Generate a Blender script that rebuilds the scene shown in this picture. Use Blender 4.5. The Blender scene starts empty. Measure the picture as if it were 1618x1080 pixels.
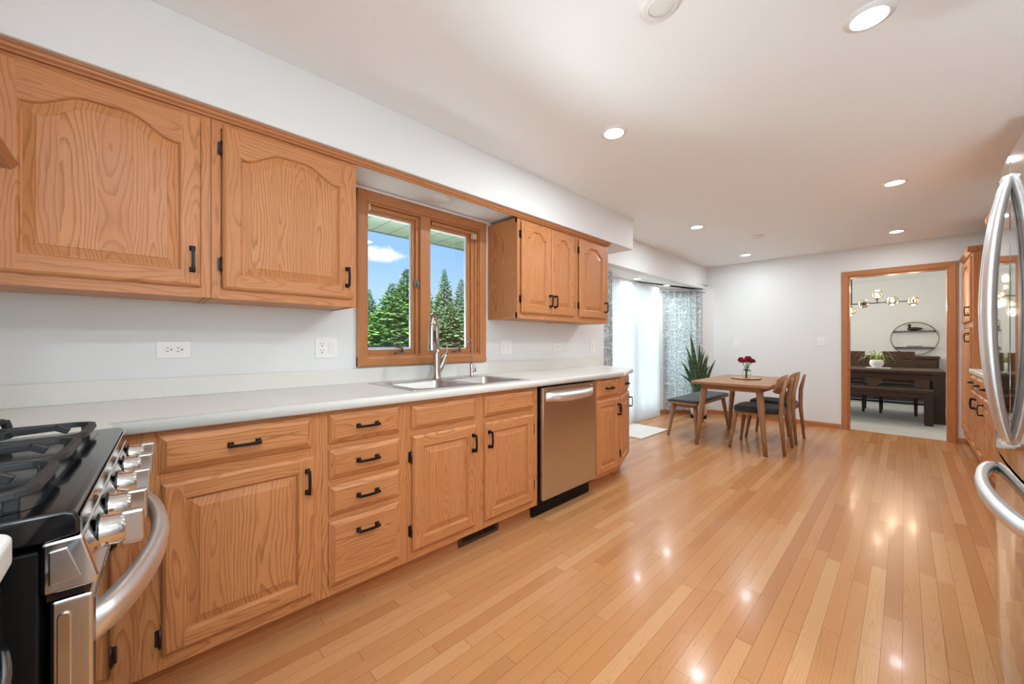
import bpy, bmesh, math, random
from math import sin, cos, pi, radians, sqrt, atan2
from mathutils import Vector, Matrix
random.seed(7)
SC = bpy.context.scene
COL = SC.collection

# ------------------------------------------------------------------ camera
W_PX, H_PX, F_PX = 1618, 1080, 604.5
CAM = Vector((2.275, 0.0, 1.149))
YAW = radians(45.77)
cd = bpy.data.cameras.new('camera'); co = bpy.data.objects.new('camera', cd); COL.objects.link(co)
cd.sensor_fit = 'HORIZONTAL'; cd.sensor_width = 36.0; cd.lens = F_PX / W_PX * 36.0
cd.shift_y = (541.8 - H_PX / 2) / W_PX
cd.clip_start = 0.02; cd.clip_end = 300
co.location = CAM; co.rotation_euler = (pi / 2, 0, YAW)
SC.camera = co

# ------------------------------------------------------------------ colour management
SC.view_settings.view_transform = 'Standard'
SC.view_settings.look = 'None'
SC.view_settings.gamma = 1.0
SC.view_settings.use_curve_mapping = False
SC.view_settings.exposure = 0.34
SC.cycles.use_denoising = True
SC.cycles.diffuse_bounces = 6
SC.cycles.transparent_max_bounces = 16
SC.cycles.sample_clamp_indirect = 6.0
SC.cycles.caustics_reflective = False
SC.cycles.caustics_refractive = False

# ------------------------------------------------------------------ node helper
class NT:
    def __init__(s, tree):
        s.t = tree; s.n = tree.nodes; s.l = tree.links
    def node(s, kind, inp=None, **kw):
        n = s.n.new(kind)
        for k, v in kw.items(): setattr(n, k, v)
        for k, v in (inp or {}).items():
            sock = n.inputs[k]
            if isinstance(v, bpy.types.NodeSocket): s.l.new(v, sock)
            else: sock.default_value = v
        return n
    def m(s, op, a, b=0.0, c=0.0):
        return s.node('ShaderNodeMath', {0: a, 1: b, 2: c}, operation=op).outputs[0]
    def vm(s, op, a, b=(0, 0, 0)):
        return s.node('ShaderNodeVectorMath', {0: a, 1: b}, operation=op).outputs[0]
    def sep(s, v):
        return s.node('ShaderNodeSeparateXYZ', {0: v}).outputs
    def comb(s, x, y, z):
        return s.node('ShaderNodeCombineXYZ', {0: x, 1: y, 2: z}).outputs[0]
    def noise(s, v, scale=5.0, detail=2.0, rough=0.5):
        return s.node('ShaderNodeTexNoise', {'Vector': v, 'Scale': scale, 'Detail': detail, 'Roughness': rough}).outputs['Fac']
    def white(s, v):
        n = s.node('ShaderNodeTexWhiteNoise', {'Vector': v}, noise_dimensions='3D'); return n.outputs['Value'], n.outputs['Color']
    def ramp(s, f, stops, interp='LINEAR'):
        n = s.node('ShaderNodeValToRGB', {0: f}); r = n.color_ramp; r.interpolation = interp
        while len(r.elements) < len(stops): r.elements.new(0.5)
        for e, (p, c) in zip(r.elements, stops):
            e.position = p; e.color = (*c, 1) if len(c) == 3 else c
        return n.outputs[0]
    def mix(s, f, a, b, blend='MIX'):
        n = s.node('ShaderNodeMix', data_type='RGBA', blend_type=blend)
        for i, v in ((0, f), (6, a), (7, b)):
            if isinstance(v, bpy.types.NodeSocket): s.l.new(v, n.inputs[i])
            else: n.inputs[i].default_value = (*v, 1) if (isinstance(v, tuple) and len(v) == 3) else v
        return n.outputs[2]

def new_mat(name):
    m = bpy.data.materials.new(name); m.use_nodes = True
    nt = NT(m.node_tree); b = m.node_tree.nodes['Principled BSDF']
    return m, nt, b
def setp(nt, b, **kw):
    names = {'col': 'Base Color', 'rough': 'Roughness', 'metal': 'Metallic', 'spec': 'Specular IOR Level', 'coat': 'Coat Weight',
             'coatr': 'Coat Roughness', 'normal': 'Normal', 'emit': 'Emission Color', 'emits': 'Emission Strength', 'trans': 'Transmission Weight', 'ior': 'IOR', 'aniso': 'Anisotropic', 'sheen': 'Sheen Weight'}
    for k, v in kw.items():
        s = b.inputs[names[k]]
        if isinstance(v, bpy.types.NodeSocket): nt.l.new(v, s)
        else: s.default_value = (*v, 1) if (isinstance(v, tuple) and len(v) == 3) else v
def flat(name, col, rough=0.5, metal=0.0, var=0.0, scale=8.0, **kw):
    m, nt, b = new_mat(name)
    c = col
    if var:
        tc = nt.node('ShaderNodeTexCoord').outputs['Object']
        n = nt.noise(tc, scale, 3.0)
        c = nt.mix(n, tuple(max(0, x * (1 - var)) for x in col), tuple(min(1, x * (1 + var)) for x in col))
    setp(nt, b, col=c, rough=rough, metal=metal, **kw)
    return m
def bump(nt, h, strength=0.1, dist=0.01):
    return nt.node('ShaderNodeBump', {'Height': h, 'Strength': strength, 'Distance': dist}).outputs[0]

# ------------------------------------------------------------------ world: blue sky with a few white clouds
wd = bpy.data.worlds.new('sky'); SC.world = wd; wd.use_nodes = True
wn = NT(wd.node_tree); bg = wd.node_tree.nodes['Background']
dirv = wn.node('ShaderNodeTexCoord').outputs['Generated']
dz = wn.sep(dirv)[2]
skyc = wn.ramp(dz, [(0.0, (0.50, 0.66, 0.80)), (0.06, (0.52, 0.72, 0.92)), (0.22, (0.30, 0.55, 0.93)), (0.6, (0.16, 0.38, 0.85))])
pxd = lambda px, py: (Vector((cos(YAW), sin(YAW), 0)) * ((px - 809) / F_PX) + Vector((-sin(YAW), cos(YAW), 0)) + Vector((0, 0, (541.8 - py) / F_PX))).normalized()
cl = wn.noise(wn.vm('MULTIPLY', dirv, (26.0, 26.0, 60.0)), 1.0, 5.0, 0.6)
def cloud(d0, w_, h_):
    off = wn.vm('SUBTRACT', dirv, tuple(d0)); ln_ = wn.node('ShaderNodeVectorMath', {0: wn.vm('MULTIPLY', off, (1 / w_, 1 / w_, 1 / h_))}, operation='LENGTH').outputs['Value']
    return wn.m('SUBTRACT', 1.0, ln_)
cb = wn.m('MAXIMUM', cloud(pxd(603, 402), 0.062, 0.024), cloud(pxd(585, 395), 0.04, 0.018))
big = wn.noise(wn.vm('MULTIPLY', dirv, (3.0, 3.0, 9.0)), 1.0, 5.0, 0.6)
clm = wn.ramp(wn.m('ADD', cb, wn.m('MULTIPLY', wn.m('SUBTRACT', cl, 0.5), 1.6)), [(0.10, (0, 0, 0)), (0.55, (0.9, 0.9, 0.9))])
wn.l.new(wn.mix(clm, skyc, (0.95, 0.96, 0.98)), bg.inputs[0]); bg.inputs[1].default_value = 0.98

# ------------------------------------------------------------------ sun and daylight
def lamp(name, kind, loc, energy, col=(1, 1, 1), rot=(0, 0, 0), **kw):
    l = bpy.data.lights.new(name, kind); l.energy = energy; l.color = col
    for k, v in kw.items(): setattr(l, k, v)
    o = bpy.data.objects.new(name, l); COL.objects.link(o); o.location = loc; o.rotation_euler = rot
    return o
lamp('sun', 'SUN', (6, -4, 12), 9.0, (1.0, 0.95, 0.86), (radians(38), radians(30), 0), angle=radians(1.0))
# area lamps added to boost daylight at bay door, kitchen and dining windows
lamp('bay_daylight', 'AREA', (-0.95, 5.1, 1.05), 34, (0.82, 0.93, 1.0), (0, radians(-112), 0), shape='RECTANGLE', size=1.9, size_y=1.9)
lamp('dining_daylight', 'AREA', (-1.15, 8.9, 1.5), 88, (0.92, 0.96, 1.0), (0, radians(-90), 0), shape='RECTANGLE', size=1.5, size_y=2.2)
# added fill lamps on the walls behind and right of the camera
lamp('rear_fill_lamp', 'AREA', (2.72, -0.70, 1.55), 32, (0.77, 0.91, 1.0), (radians(134), 0, radians(8)), shape='RECTANGLE', size=1.0, size_y=1.0)
lamp('side_fill_lamp', 'AREA', (3.33, 0.40, 1.55), 6, (0.77, 0.91, 1.0), (0, radians(130), 0), shape='RECTANGLE', size=1.0, size_y=1.0)
lamp('window_daylight', 'AREA', (-0.48, 1.42, 0.72), 62, (0.82, 0.93, 1.0), (0, radians(-122), 0), shape='RECTANGLE', size=0.5, size_y=1.0, spread=radians(132))
lamp('bay_side_daylight', 'AREA', (-0.72, 6.62, 1.15), 10, (0.84, 0.94, 1.0), (0, radians(-90), radians(-42.3)), shape='RECTANGLE', size=1.7, size_y=0.5)
DOWNLIGHT_W = 9.6
DOWNLIGHT_C = (0.86, 0.945, 1.0)

# ------------------------------------------------------------------ mesh helper
class MB:
    def __init__(s): s.v = []; s.f = []; s.mi = []; s.sm = []
    def add(s, vs, fs, m=0, smooth=False):
        o = len(s.v); s.v += [tuple(p) for p in vs]
        for f in fs: s.f.append([i + o for i in f]); s.mi.append(m); s.sm.append(smooth)
        return s
    def quad(s, a, b, c, d, m=0): return s.add([a, b, c, d], [(0, 1, 2, 3)], m)
    def box(s, x0, y0, z0, x1, y1, z1, m=0):
        v = [(x, y, z) for x in (x0, x1) for y in (y0, y1) for z in (z0, z1)]
        return s.add(v, [(0, 1, 3, 2), (4, 6, 7, 5), (0, 4, 5, 1), (2, 3, 7, 6), (0, 2, 6, 4), (1, 5, 7, 3)], m)
    def obox(s, a, b, w, h, m=0, up=(0, 0, 1), w2=None, h2=None):
        a = Vector(a); b = Vector(b); d = (b - a).normalized(); u = Vector(up)
        sd = d.cross(u)
        if sd.length < 1e-5: sd = d.cross(Vector((0, 1, 0)))
        sd.normalize(); u = sd.cross(d)
        w2 = w if w2 is None else w2; h2 = h if h2 is None else h2
        v = [a + sd * (i * w / 2) + u * (j * h / 2) for i, j in ((-1, -1), (1, -1), (1, 1), (-1, 1))] + [b + sd * (i * w2 / 2) + u * (j * h2 / 2) for i, j in ((-1, -1), (1, -1), (1, 1), (-1, 1))]
        return s.add(v, [(3, 2, 1, 0), (4, 5, 6, 7), (0, 1, 5, 4), (1, 2, 6, 5), (2, 3, 7, 6), (3, 0, 4, 7)], m)
    def prism(s, poly, fn, t0, t1, m=0, smooth=False):      # poly: 2-D points; fn(p, t) -> 3-D
        n = len(poly); v = [fn(p, t0) for p in poly] + [fn(p, t1) for p in poly]
        s.add(v, [tuple(range(n - 1, -1, -1)), tuple(range(n, 2 * n))], m)
        return s.add(v, [(i, (i + 1) % n, n + (i + 1) % n, n + i) for i in range(n)], m, smooth)
    def rings(s, rings, m=0, smooth=True, closed=True, caps=True):
        n = len(rings[0]); v = [p for r in rings for p in r]; f = []
        for i in range(len(rings) - 1):
            for j in range(n if closed else n - 1):
                k = (j + 1) % n
                f.append((i * n + j, i * n + k, (i + 1) * n + k, (i + 1) * n + j))
        s.add(v, f, m, smooth)
        if caps and closed:
            s.add(rings[0], [tuple(range(n - 1, -1, -1))], m); s.add(rings[-1], [tuple(range(n))], m)
        return s
    def tube(s, path, r, n=10, m=0, closed=False, smooth=True):
        P = [Vector(p) for p in path]; rr = r if isinstance(r, (list, tuple)) else [r] * len(P); R = []; pu = None
        for i, p in enumerate(P):
            if closed: d = P[(i + 1) % len(P)] - P[i - 1]
            else: d = P[min(i + 1, len(P) - 1)] - P[max(i - 1, 0)]
            d.normalize()
            if pu is None:
                pu = Vector((0, 0, 1)) if abs(d.z) < 0.9 else Vector((1, 0, 0))
            u = pu - d * pu.dot(d)
            if u.length < 1e-4: u = d.orthogonal()
            u.normalize(); pu = u; w = d.cross(u)
            R.append([p + (u * cos(2 * pi * k / n) + w * sin(2 * pi * k / n)) * rr[i] for k in range(n)])
        if closed: R.append(R[0])
        return s.rings(R, m, smooth, True, not closed)
    def sweep(s, path, prof, m=0, closed=False, up=(0, 0, 1), smooth=False):   # prof points (side, up)
        P = [Vector(p) for p in path]; R = []; u = Vector(up)
        for i, p in enumerate(P):
            d = (P[(i + 1) % len(P)] - P[i - 1]) if closed else (P[min(i + 1, len(P) - 1)] - P[max(i - 1, 0)])
            d.normalize(); sd = d.cross(u).normalized(); uu = sd.cross(d)
            R.append([p + sd * a + uu * b for a, b in prof])
        if closed: R.append(R[0])
        return s.rings(R, m, smooth, True, not closed)
    def lathe(s, prof, c=(0, 0, 0), n=24, m=0, axis='z', smooth=True, caps=True):
        R = []
        for r, h in prof:
            ring = []
            for k in range(n):
                a, b = r * cos(2 * pi * k / n), r * sin(2 * pi * k / n)
                q = {'z': (a, b, h), 'x': (h, a, b), 'y': (b, h, a)}[axis]
                ring.append((c[0] + q[0], c[1] + q[1], c[2] + q[2]))
            R.append(ring)
        return s.rings(R, m, smooth, True, caps)
    def ball(s, c, r, n=12, m=0, sc=(1, 1, 1)):
        k = max(5, n // 2)
        prof = [(max(1e-4, sin(pi * i / k)) * r, -cos(pi * i / k) * r) for i in range(k + 1)]
        o = len(s.v); s.lathe(prof, (0, 0, 0), n, m, caps=False)
        for i in range(o, len(s.v)):
            x, y, z = s.v[i]; s.v[i] = (c[0] + x * sc[0], c[1] + y * sc[1], c[2] + z * sc[2])
        return s
    def xf(s, mat):
        s.v = [tuple(mat @ Vector(p)) for p in s.v]; return s
    def build(s, name, mats, parent=None, bevel=0.0, seg=2, sub=0, fix=True, solid=0.0):
        me = bpy.data.meshes.new(name); me.from_pydata(s.v, [], s.f)
        mats = mats if isinstance(mats, (list, tuple)) else [mats]
        for m in mats: me.materials.append(m)
        me.polygons.foreach_set('material_index', s.mi); me.polygons.foreach_set('use_smooth', s.sm)
        me.validate(); me.update()
        if fix:
            b = bmesh.new(); b.from_mesh(me); bmesh.ops.remove_doubles(b, verts=b.verts, dist=1e-5)
            bmesh.ops.recalc_face_normals(b, faces=b.faces); b.to_mesh(me); b.free()
        o = bpy.data.objects.new(name, me); COL.objects.link(o); o.parent = parent
        if solid:
            md = o.modifiers.new('solid', 'SOLIDIFY'); md.thickness = solid; md.offset = 0
        if bevel:
            md = o.modifiers.new('bevel', 'BEVEL'); md.width = bevel; md.segments = seg; md.limit_method = 'ANGLE'; md.angle_limit = radians(35)
            md.harden_normals = False
        if sub:
            md = o.modifiers.new('sub', 'SUBSURF'); md.levels = sub; md.render_levels = sub
        return o

def tag(o, label=None, cat=None, group=None, kind=None):
    if label: o['label'] = label
    if cat: o['category'] = cat
    if group: o['group'] = group
    if kind: o['kind'] = kind
    return o
def thing(name, label, cat, loc=(0, 0, 0), rz=0.0, group=None):
    o = bpy.data.objects.new(name, None); COL.objects.link(o); o.location = loc; o.rotation_euler = (0, 0, rz); o.empty_display_size = 0.1
    return tag(o, label, cat, group)
def struct(name, mb, mat, parent=None, label=None, **kw):
    o = mb.build(name, mat, parent, **kw)
    if parent is None: o['kind'] = 'structure'
    if label: o['label'] = label
    return o
def dup(root, loc, rz, label=None, group=None):
    r = root.copy(); COL.objects.link(r); r.location = loc; r.rotation_euler = (0, 0, rz)
    if label: r['label'] = label
    if group: r['group'] = group
    for ch in list(root.children):
        c = ch.copy(); COL.objects.link(c); c.parent = r
        for g in ch.children:
            d = g.copy(); COL.objects.link(d); d.parent = c
    return r

# ------------------------------------------------------------------ materials
def oak(name, axis='z', light=(0.60, 0.262, 0.102), mid=(0.47, 0.178, 0.062), dark=(0.23, 0.072, 0.022), board=0.085, rough=0.36, ringf=1.0, coat=0.06):
    m, nt, b = new_mat(name)
    p = nt.node('ShaderNodeTexCoord').outputs['Object']
    rnd = nt.node('ShaderNodeObjectInfo').outputs['Random']
    x, y, z = nt.sep(p)
    if axis == 'z': g, w, d = z, y, x
    elif axis == 'y': g, w, d = y, z, x
    else: g, w, d = x, z, y
    w = nt.m('ADD', w, nt.m('MULTIPLY', d, 0.9))
    g = nt.m('ADD', g, nt.m('MULTIPLY', rnd, 37.0))
    wq = nt.m('ADD', nt.m('DIVIDE', w, board), nt.m('MULTIPLY', rnd, 13.0))
    bid = nt.m('FLOOR', wq)
    wv, wc = nt.white(nt.comb(bid, nt.m('MULTIPLY', rnd, 91.0), 3.3))
    rs = nt.node('ShaderNodeSeparateColor', {0: wc}).outputs
    g2 = nt.m('ADD', g, nt.m('MULTIPLY', rs[0], 11.0))
    wl = nt.m('MULTIPLY', nt.m('SUBTRACT', nt.m('FRACT', wq), 0.5), board)
    wob = nt.noise(nt.comb(nt.m('MULTIPLY', g2, 1.0), nt.m('MULTIPLY', wl, 6.0), bid), 2.6, 2.0)
    fine = nt.noise(nt.comb(nt.m('MULTIPLY', g2, 0.35), wl, bid), 36.0, 2.0)
    u = nt.m('ADD', wl, nt.m('MULTIPLY', nt.m('SUBTRACT', rs[1], 0.5), 0.10))
    u = nt.m('ADD', u, nt.m('MULTIPLY', nt.m('SUBTRACT', wob, 0.5), 0.05))
    dep = nt.m('ADD', nt.m('MULTIPLY', nt.m('SUBTRACT', nt.noise(nt.comb(g2, bid, 5.0), 1.5, 1.0), 0.5), 0.20), nt.m('MULTIPLY', rs[2], 0.02))
    r = nt.m('SQRT', nt.m('ADD', nt.m('MULTIPLY', u, u), nt.m('MULTIPLY', dep, dep)))
    r = nt.m('ADD', r, nt.m('MULTIPLY', nt.m('SUBTRACT', fine, 0.5), 0.006))
    fr = nt.m('FRACT', nt.m('MULTIPLY', r, 96.0 * ringf))
    ring = nt.ramp(fr, [(0.0, (0, 0, 0)), (0.55, (0.12, 0.12, 0.12)), (0.86, (1, 1, 1)), (0.93, (0.9, 0.9, 0.9)), (1.0, (0, 0, 0))])
    pore = nt.noise(nt.comb(nt.m('MULTIPLY', g2, 9.0), nt.m('MULTIPLY', wl, 420.0), bid), 1.0, 2.0, 0.6)
    poref = nt.ramp(pore, [(0.42, (1, 1, 1)), (0.58, (0, 0, 0))])
    c = nt.mix(nt.m('MULTIPLY', ring, nt.m('ADD', 0.46, nt.m('MULTIPLY', poref, 0.42))), light, dark)
    c = nt.mix(nt.m('MULTIPLY', poref, 0.30), c, mid)
    c = nt.mix(nt.m('MULTIPLY', wv, 0.45), c, mid)
    setp(nt, b, col=c, rough=nt.m('ADD', rough, nt.m('MULTIPLY', poref, 0.12)), coat=coat, coatr=0.2, spec=0.32,
         normal=bump(nt, nt.m('SUBTRACT', 1.0, nt.m('MULTIPLY', poref, ring)), 0.10, 0.002))
    return m
OV = oak('oak_vertical', 'z'); OH = oak('oak_horizontal', 'y'); OX = oak('oak_across', 'x')
OTRIM = oak('oak_trim_y', 'y', (0.52, 0.225, 0.088), (0.44, 0.165, 0.058), (0.27, 0.09, 0.03), board=0.2)
OTRIMZ = oak('oak_trim_z', 'z', (0.52, 0.225, 0.088), (0.44, 0.165, 0.058), (0.27, 0.09, 0.03), board=0.2)
OTRIMX = oak('oak_trim_x', 'x', (0.52, 0.225, 0.088), (0.44, 0.165, 0.058), (0.27, 0.09, 0.03), board=0.2)
ACA = oak('acacia_y', 'y', (0.41, 0.222, 0.112), (0.31, 0.152, 0.070), (0.14, 0.060, 0.028), board=0.09, rough=0.42, coat=0.05)
ACAZ = oak('acacia_z', 'z', (0.41, 0.222, 0.112), (0.31, 0.152, 0.070), (0.14, 0.060, 0.028), board=0.09, rough=0.42, coat=0.05)
DARKX = oak('dark_walnut_x', 'x', (0.078, 0.040, 0.024), (0.040, 0.021, 0.013), (0.010, 0.006, 0.004), board=0.09, rough=0.5, coat=0.0)
DARKZ = oak('dark_walnut_z', 'z', (0.060, 0.033, 0.021), (0.033, 0.018, 0.012), (0.010, 0.006, 0.004), board=0.07, rough=0.5, coat=0.0)

def wallmat(name, col, sc=90.0):
    m, nt, b = new_mat(name)
    p = nt.node('ShaderNodeTexCoord').outputs['Object']
    setp(nt, b, col=col, rough=0.62, spec=0.3, normal=bump(nt, nt.noise(p, sc, 3.0), 0.05, 0.003)); return m
WALL = wallmat('wall_paint', (0.775, 0.785, 0.78)); CEIL = wallmat('ceiling_paint', (0.905, 0.925, 0.93), 160.0)
DWALL = wallmat('dining_wall_paint', (0.715, 0.715, 0.725))
WHITE = flat('white_plastic', (0.87, 0.86, 0.84), 0.35); WTRIM = flat('white_trim', (0.83, 0.82, 0.80), 0.4)
BLACK = flat('black_iron_hardware', (0.012, 0.011, 0.011), 0.42, 0.6); BRONZE = flat('bronze_hinge', (0.06, 0.04, 0.03), 0.35, 0.8)
BLKEN = flat('black_enamel', (0.006, 0.006, 0.007), 0.10, spec=0.6); CAST = flat('cast_iron', (0.018, 0.019, 0.021), 0.5, 0.1, var=0.3, scale=150)
BLKMAT = flat('black_panel', (0.004, 0.004, 0.004), 0.5, spec=0.25); DARKSLOT = flat('dark_slot', (0.03, 0.028, 0.026), 0.6)
def steel(name, col, rough, axis=2, amt=0.08):
    m, nt, b = new_mat(name)
    p = nt.node('ShaderNodeTexCoord').outputs['Object']
    sc = [900.0, 900.0, 900.0]; sc[axis] = 6.0
    n = nt.noise(nt.vm('MULTIPLY', p, tuple(sc)), 1.0, 2.0)
    setp(nt, b, col=nt.mix(n, tuple(c * 0.92 for c in col), tuple(min(1, c * 1.06) for c in col)), rough=nt.m('ADD', rough, nt.m('MULTIPLY', nt.m('SUBTRACT', n, 0.5), amt)), metal=1.0)
    return m
STEEL = steel('brushed_steel', (0.60, 0.575, 0.55), 0.24, 1); STEELF = steel('fridge_steel', (0.60, 0.60, 0.59), 0.055, 1, 0.02)
STEELH = steel('satin_handle_steel', (0.84, 0.86, 0.87), 0.36, 1, 0.04); NICKEL = steel('brushed_nickel', (0.50, 0.46, 0.42), 0.24, 2)
CHROME = flat('polished_steel', (0.70, 0.69, 0.67), 0.10, 1.0)
SINKM = steel('sink_steel', (0.62, 0.61, 0.59), 0.30, 1)
COUNTER = flat('laminate_counter', (0.74, 0.73, 0.685), 0.33, var=0.03, scale=60)
GLASS, nt, b = new_mat('window_glass')
tr = nt.node('ShaderNodeBsdfTransparent', {0: (0.97, 0.99, 0.98, 1)}); gl = nt.node('ShaderNodeBsdfGlossy', {0: (1, 1, 1, 1), 'Roughness': 0.0})
fz = nt.node('ShaderNodeFresnel', {0: 1.45}); mx = nt.node('ShaderNodeMixShader', {0: nt.m('MULTIPLY', fz.outputs[0], 0.9), 1: tr.outputs[0], 2: gl.outputs[0]})
nt.l.new(mx.outputs[0], nt.n['Material Output'].inputs[0])
CLEARG = flat('clear_glass', (0.97, 1.0, 0.98), 0.02, trans=1.0, ior=1.33)
def emis(name, col, s):
    m, nt, b = new_mat(name); setp(nt, b, col=(0.8, 0.8, 0.8), emit=col, emits=s); return m
LENS = emis('lamp_lens', (1.0, 0.96, 0.90), 9.0); BULB = emis('warm_bulb', (1.0, 0.72, 0.42), 30.0)

# floor: narrow strip boards along y
FLOOR, nt, b = new_mat('strip_oak_floor')
p = nt.node('ShaderNodeTexCoord').outputs['Object']; x, y, z = nt.sep(p)
bw = 0.0567
row = nt.m('FLOOR', nt.m('DIVIDE', x, bw)); fx = nt.m('FRACT', nt.m('DIVIDE', x, bw))
rv, rc = nt.white(nt.comb(row, 1.7, 0.3)); rr = nt.node('ShaderNodeSeparateColor', {0: rc}).outputs
ln = nt.m('ADD', 0.62, nt.m('MULTIPLY', rr[0], 0.75))
yy = nt.m('DIVIDE', nt.m('ADD', y, nt.m('MULTIPLY', rr[1], 9.0)), ln)
seg = nt.m('FLOOR', yy); fy = nt.m('MULTIPLY', nt.m('FRACT', yy), ln)
pv, pc = nt.white(nt.comb(row, seg, 8.1)); pr = nt.node('ShaderNodeSeparateColor', {0: pc}).outputs
base = nt.ramp(pv, [(0.0, (0.45, 0.195, 0.076)), (0.2, (0.51, 0.235, 0.094)), (0.6, (0.54, 0.258, 0.106)), (0.85, (0.57, 0.288, 0.126)), (1.0, (0.60, 0.33, 0.155))])
gy = nt.m('ADD', y, nt.m('MULTIPLY', pr[0], 23.0)); xl = nt.m('ADD', nt.m('MULTIPLY', nt.m('SUBTRACT', fx, 0.5), bw), nt.m('MULTIPLY', nt.m('SUBTRACT', pr[1], 0.5), 0.07))
dep = nt.m('MULTIPLY', nt.m('SUBTRACT', nt.noise(nt.comb(gy, pr[2], row), 1.3, 1.0), 0.5), 0.14)
rad = nt.m('SQRT', nt.m('ADD', nt.m('MULTIPLY', xl, xl), nt.m('MULTIPLY', dep, dep)))
rad = nt.m('ADD', rad, nt.m('MULTIPLY', nt.noise(nt.comb(nt.m('MULTIPLY', gy, 0.4), xl, row), 30.0, 2.0), 0.006))
rg = nt.ramp(nt.m('FRACT', nt.m('MULTIPLY', rad, 120.0)), [(0.0, (0, 0, 0)), (0.6, (0.1, 0.1, 0.1)), (0.88, (1, 1, 1)), (1.0, (0, 0, 0))])
pore = nt.ramp(nt.noise(nt.comb(nt.m('MULTIPLY', gy, 10.0), nt.m('MULTIPLY', xl, 430.0), row), 1.0, 2.0), [(0.42, (1, 1, 1)), (0.6, (0, 0, 0))])
c = nt.mix(nt.m('MULTIPLY', rg, nt.m('ADD', 0.12, nt.m('MULTIPLY', pore, 0.22))), base, (0.30, 0.125, 0.045))
spk = nt.ramp(nt.noise(nt.comb(nt.m('MULTIPLY', x, 110.0), nt.m('MULTIPLY', y, 45.0), 0.0), 1.0, 2.0), [(0.70, (0, 0, 0)), (0.76, (1, 1, 1))])
c = nt.mix(nt.m('MULTIPLY', spk, 0.45), c, (0.26, 0.10, 0.03))
ex = nt.m('MINIMUM', fx, nt.m('SUBTRACT', 1.0, fx)); ey = nt.m('MINIMUM', fy, nt.m('SUBTRACT', ln, fy))
sx = nt.m('LESS_THAN', nt.m('MULTIPLY', ex, bw), nt.m('ADD', 0.0005, nt.m('MULTIPLY', rr[2], 0.0006))); sy = nt.m('LESS_THAN', ey, 0.0011)
seam = nt.m('MAXIMUM', sx, sy)
c = nt.mix(nt.m('MULTIPLY', seam, 0.62), c, (0.13, 0.045, 0.014))
tilt = nt.m('MULTIPLY', nt.m('SUBTRACT', pr[1], 0.5), fx)
setp(nt, b, col=c, rough=nt.m('ADD', 0.19, nt.m('MULTIPLY', pr[2], 0.05)), coat=0.05, coatr=0.07, spec=0.17,
     normal=bump(nt, nt.m('SUBTRACT', tilt, nt.m('MULTIPLY', seam, 0.8)), 0.10, 0.004))
CARPET, nt, b = new_mat('grey_carpet')
p = nt.node('ShaderNodeTexCoord').outputs['Object']; n = nt.noise(p, 260.0, 3.0)
setp(nt, b, col=nt.mix(n, (0.42, 0.41, 0.39), (0.58, 0.57, 0.545)), rough=0.95, spec=0.1, normal=bump(nt, n, 0.5, 0.01))
FABRIC, nt, b = new_mat('charcoal_fabric')
p = nt.node('ShaderNodeTexCoord').outputs['Object']; n = nt.noise(p, 420.0, 2.0)
setp(nt, b, col=nt.mix(n, (0.022, 0.025, 0.024), (0.055, 0.06, 0.058)), rough=0.9, spec=0.2, sheen=0.2, normal=bump(nt, n, 0.3, 0.002))
GREYFAB = flat('grey_seat_fabric', (0.17, 0.175, 0.17), 0.85, var=0.2, scale=200)
LEAF, nt, b = new_mat('snake_plant_leaf')
p = nt.node('ShaderNodeTexCoord').outputs['Object']
n = nt.noise(nt.vm('MULTIPLY', p, (6.0, 6.0, 40.0)), 1.0, 4.0)
setp(nt, b, col=nt.ramp(n, [(0.35, (0.010, 0.030, 0.013)), (0.5, (0.022, 0.058, 0.026)), (0.66, (0.06, 0.11, 0.05))]), rough=0.38)
LEAFEDGE = flat('yellow_leaf_margin', (0.26, 0.29, 0.09), 0.45)
GREEN = flat('stem_green', (0.06, 0.17, 0.03), 0.5, var=0.3, scale=40); SPIDER = flat('pale_striped_leaf', (0.30, 0.40, 0.10), 0.5, var=0.5, scale=60)
RED = flat('red_petal', (0.33, 0.012, 0.018), 0.6, var=0.45, scale=120)
# ================================================================== STRUCTURE
CZ = 2.39; BZ = 2.03
bay_poly = [(0, -0.72), (3.35, -0.72), (3.35, 6.72), (2.63, 6.72), (2.63, 6.80), (1.75, 6.80), (1.75, 6.72), (0.10, 6.72), (-0.50, 6.06), (-0.50, 4.10), (0, 3.60)]
struct('floor', MB().prism(bay_poly, lambda p, t: (p[0], p[1], t), -0.06, 0.0), FLOOR)
struct('floor_dining', MB().box(-0.8, 6.80, -0.06, 3.9, 10.75, -0.002), CARPET)
w = MB()
OY0, OY1, OZ0, OZ1 = 0.98, 1.86, 1.065, 2.010          # kitchen window opening
w.box(-0.15, -0.87, 0, 0, OY0, CZ).box(-0.15, OY1, 0, 0, 3.60, CZ).box(-0.15, OY0, 0, 0, OY1, OZ0).box(-0.15, OY0, OZ1, 0, OY1, CZ)
struct('wall_left', w, WALL)
w = MB()
DX0, DX1, DZ1 = 1.75, 2.63, 2.025
w.box(-0.9, 6.72, 0, DX0, 6.84, CZ).box(DX1, 6.72, 0, 3.5, 6.84, CZ).box(DX0, 6.72, DZ1, DX1, 6.84, CZ)
struct('wall_far', w, WALL)
struct('wall_right', MB().box(3.35, -0.87, 0, 3.5, 6.72, CZ), WALL)
struct('wall_back', MB().box(-0.15, -0.87, 0, 3.35, -0.72, CZ), WALL)
struct('ceiling', MB().box(-0.15, -0.87, CZ, 3.5, 6.84, CZ + 0.1), CEIL)
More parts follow.
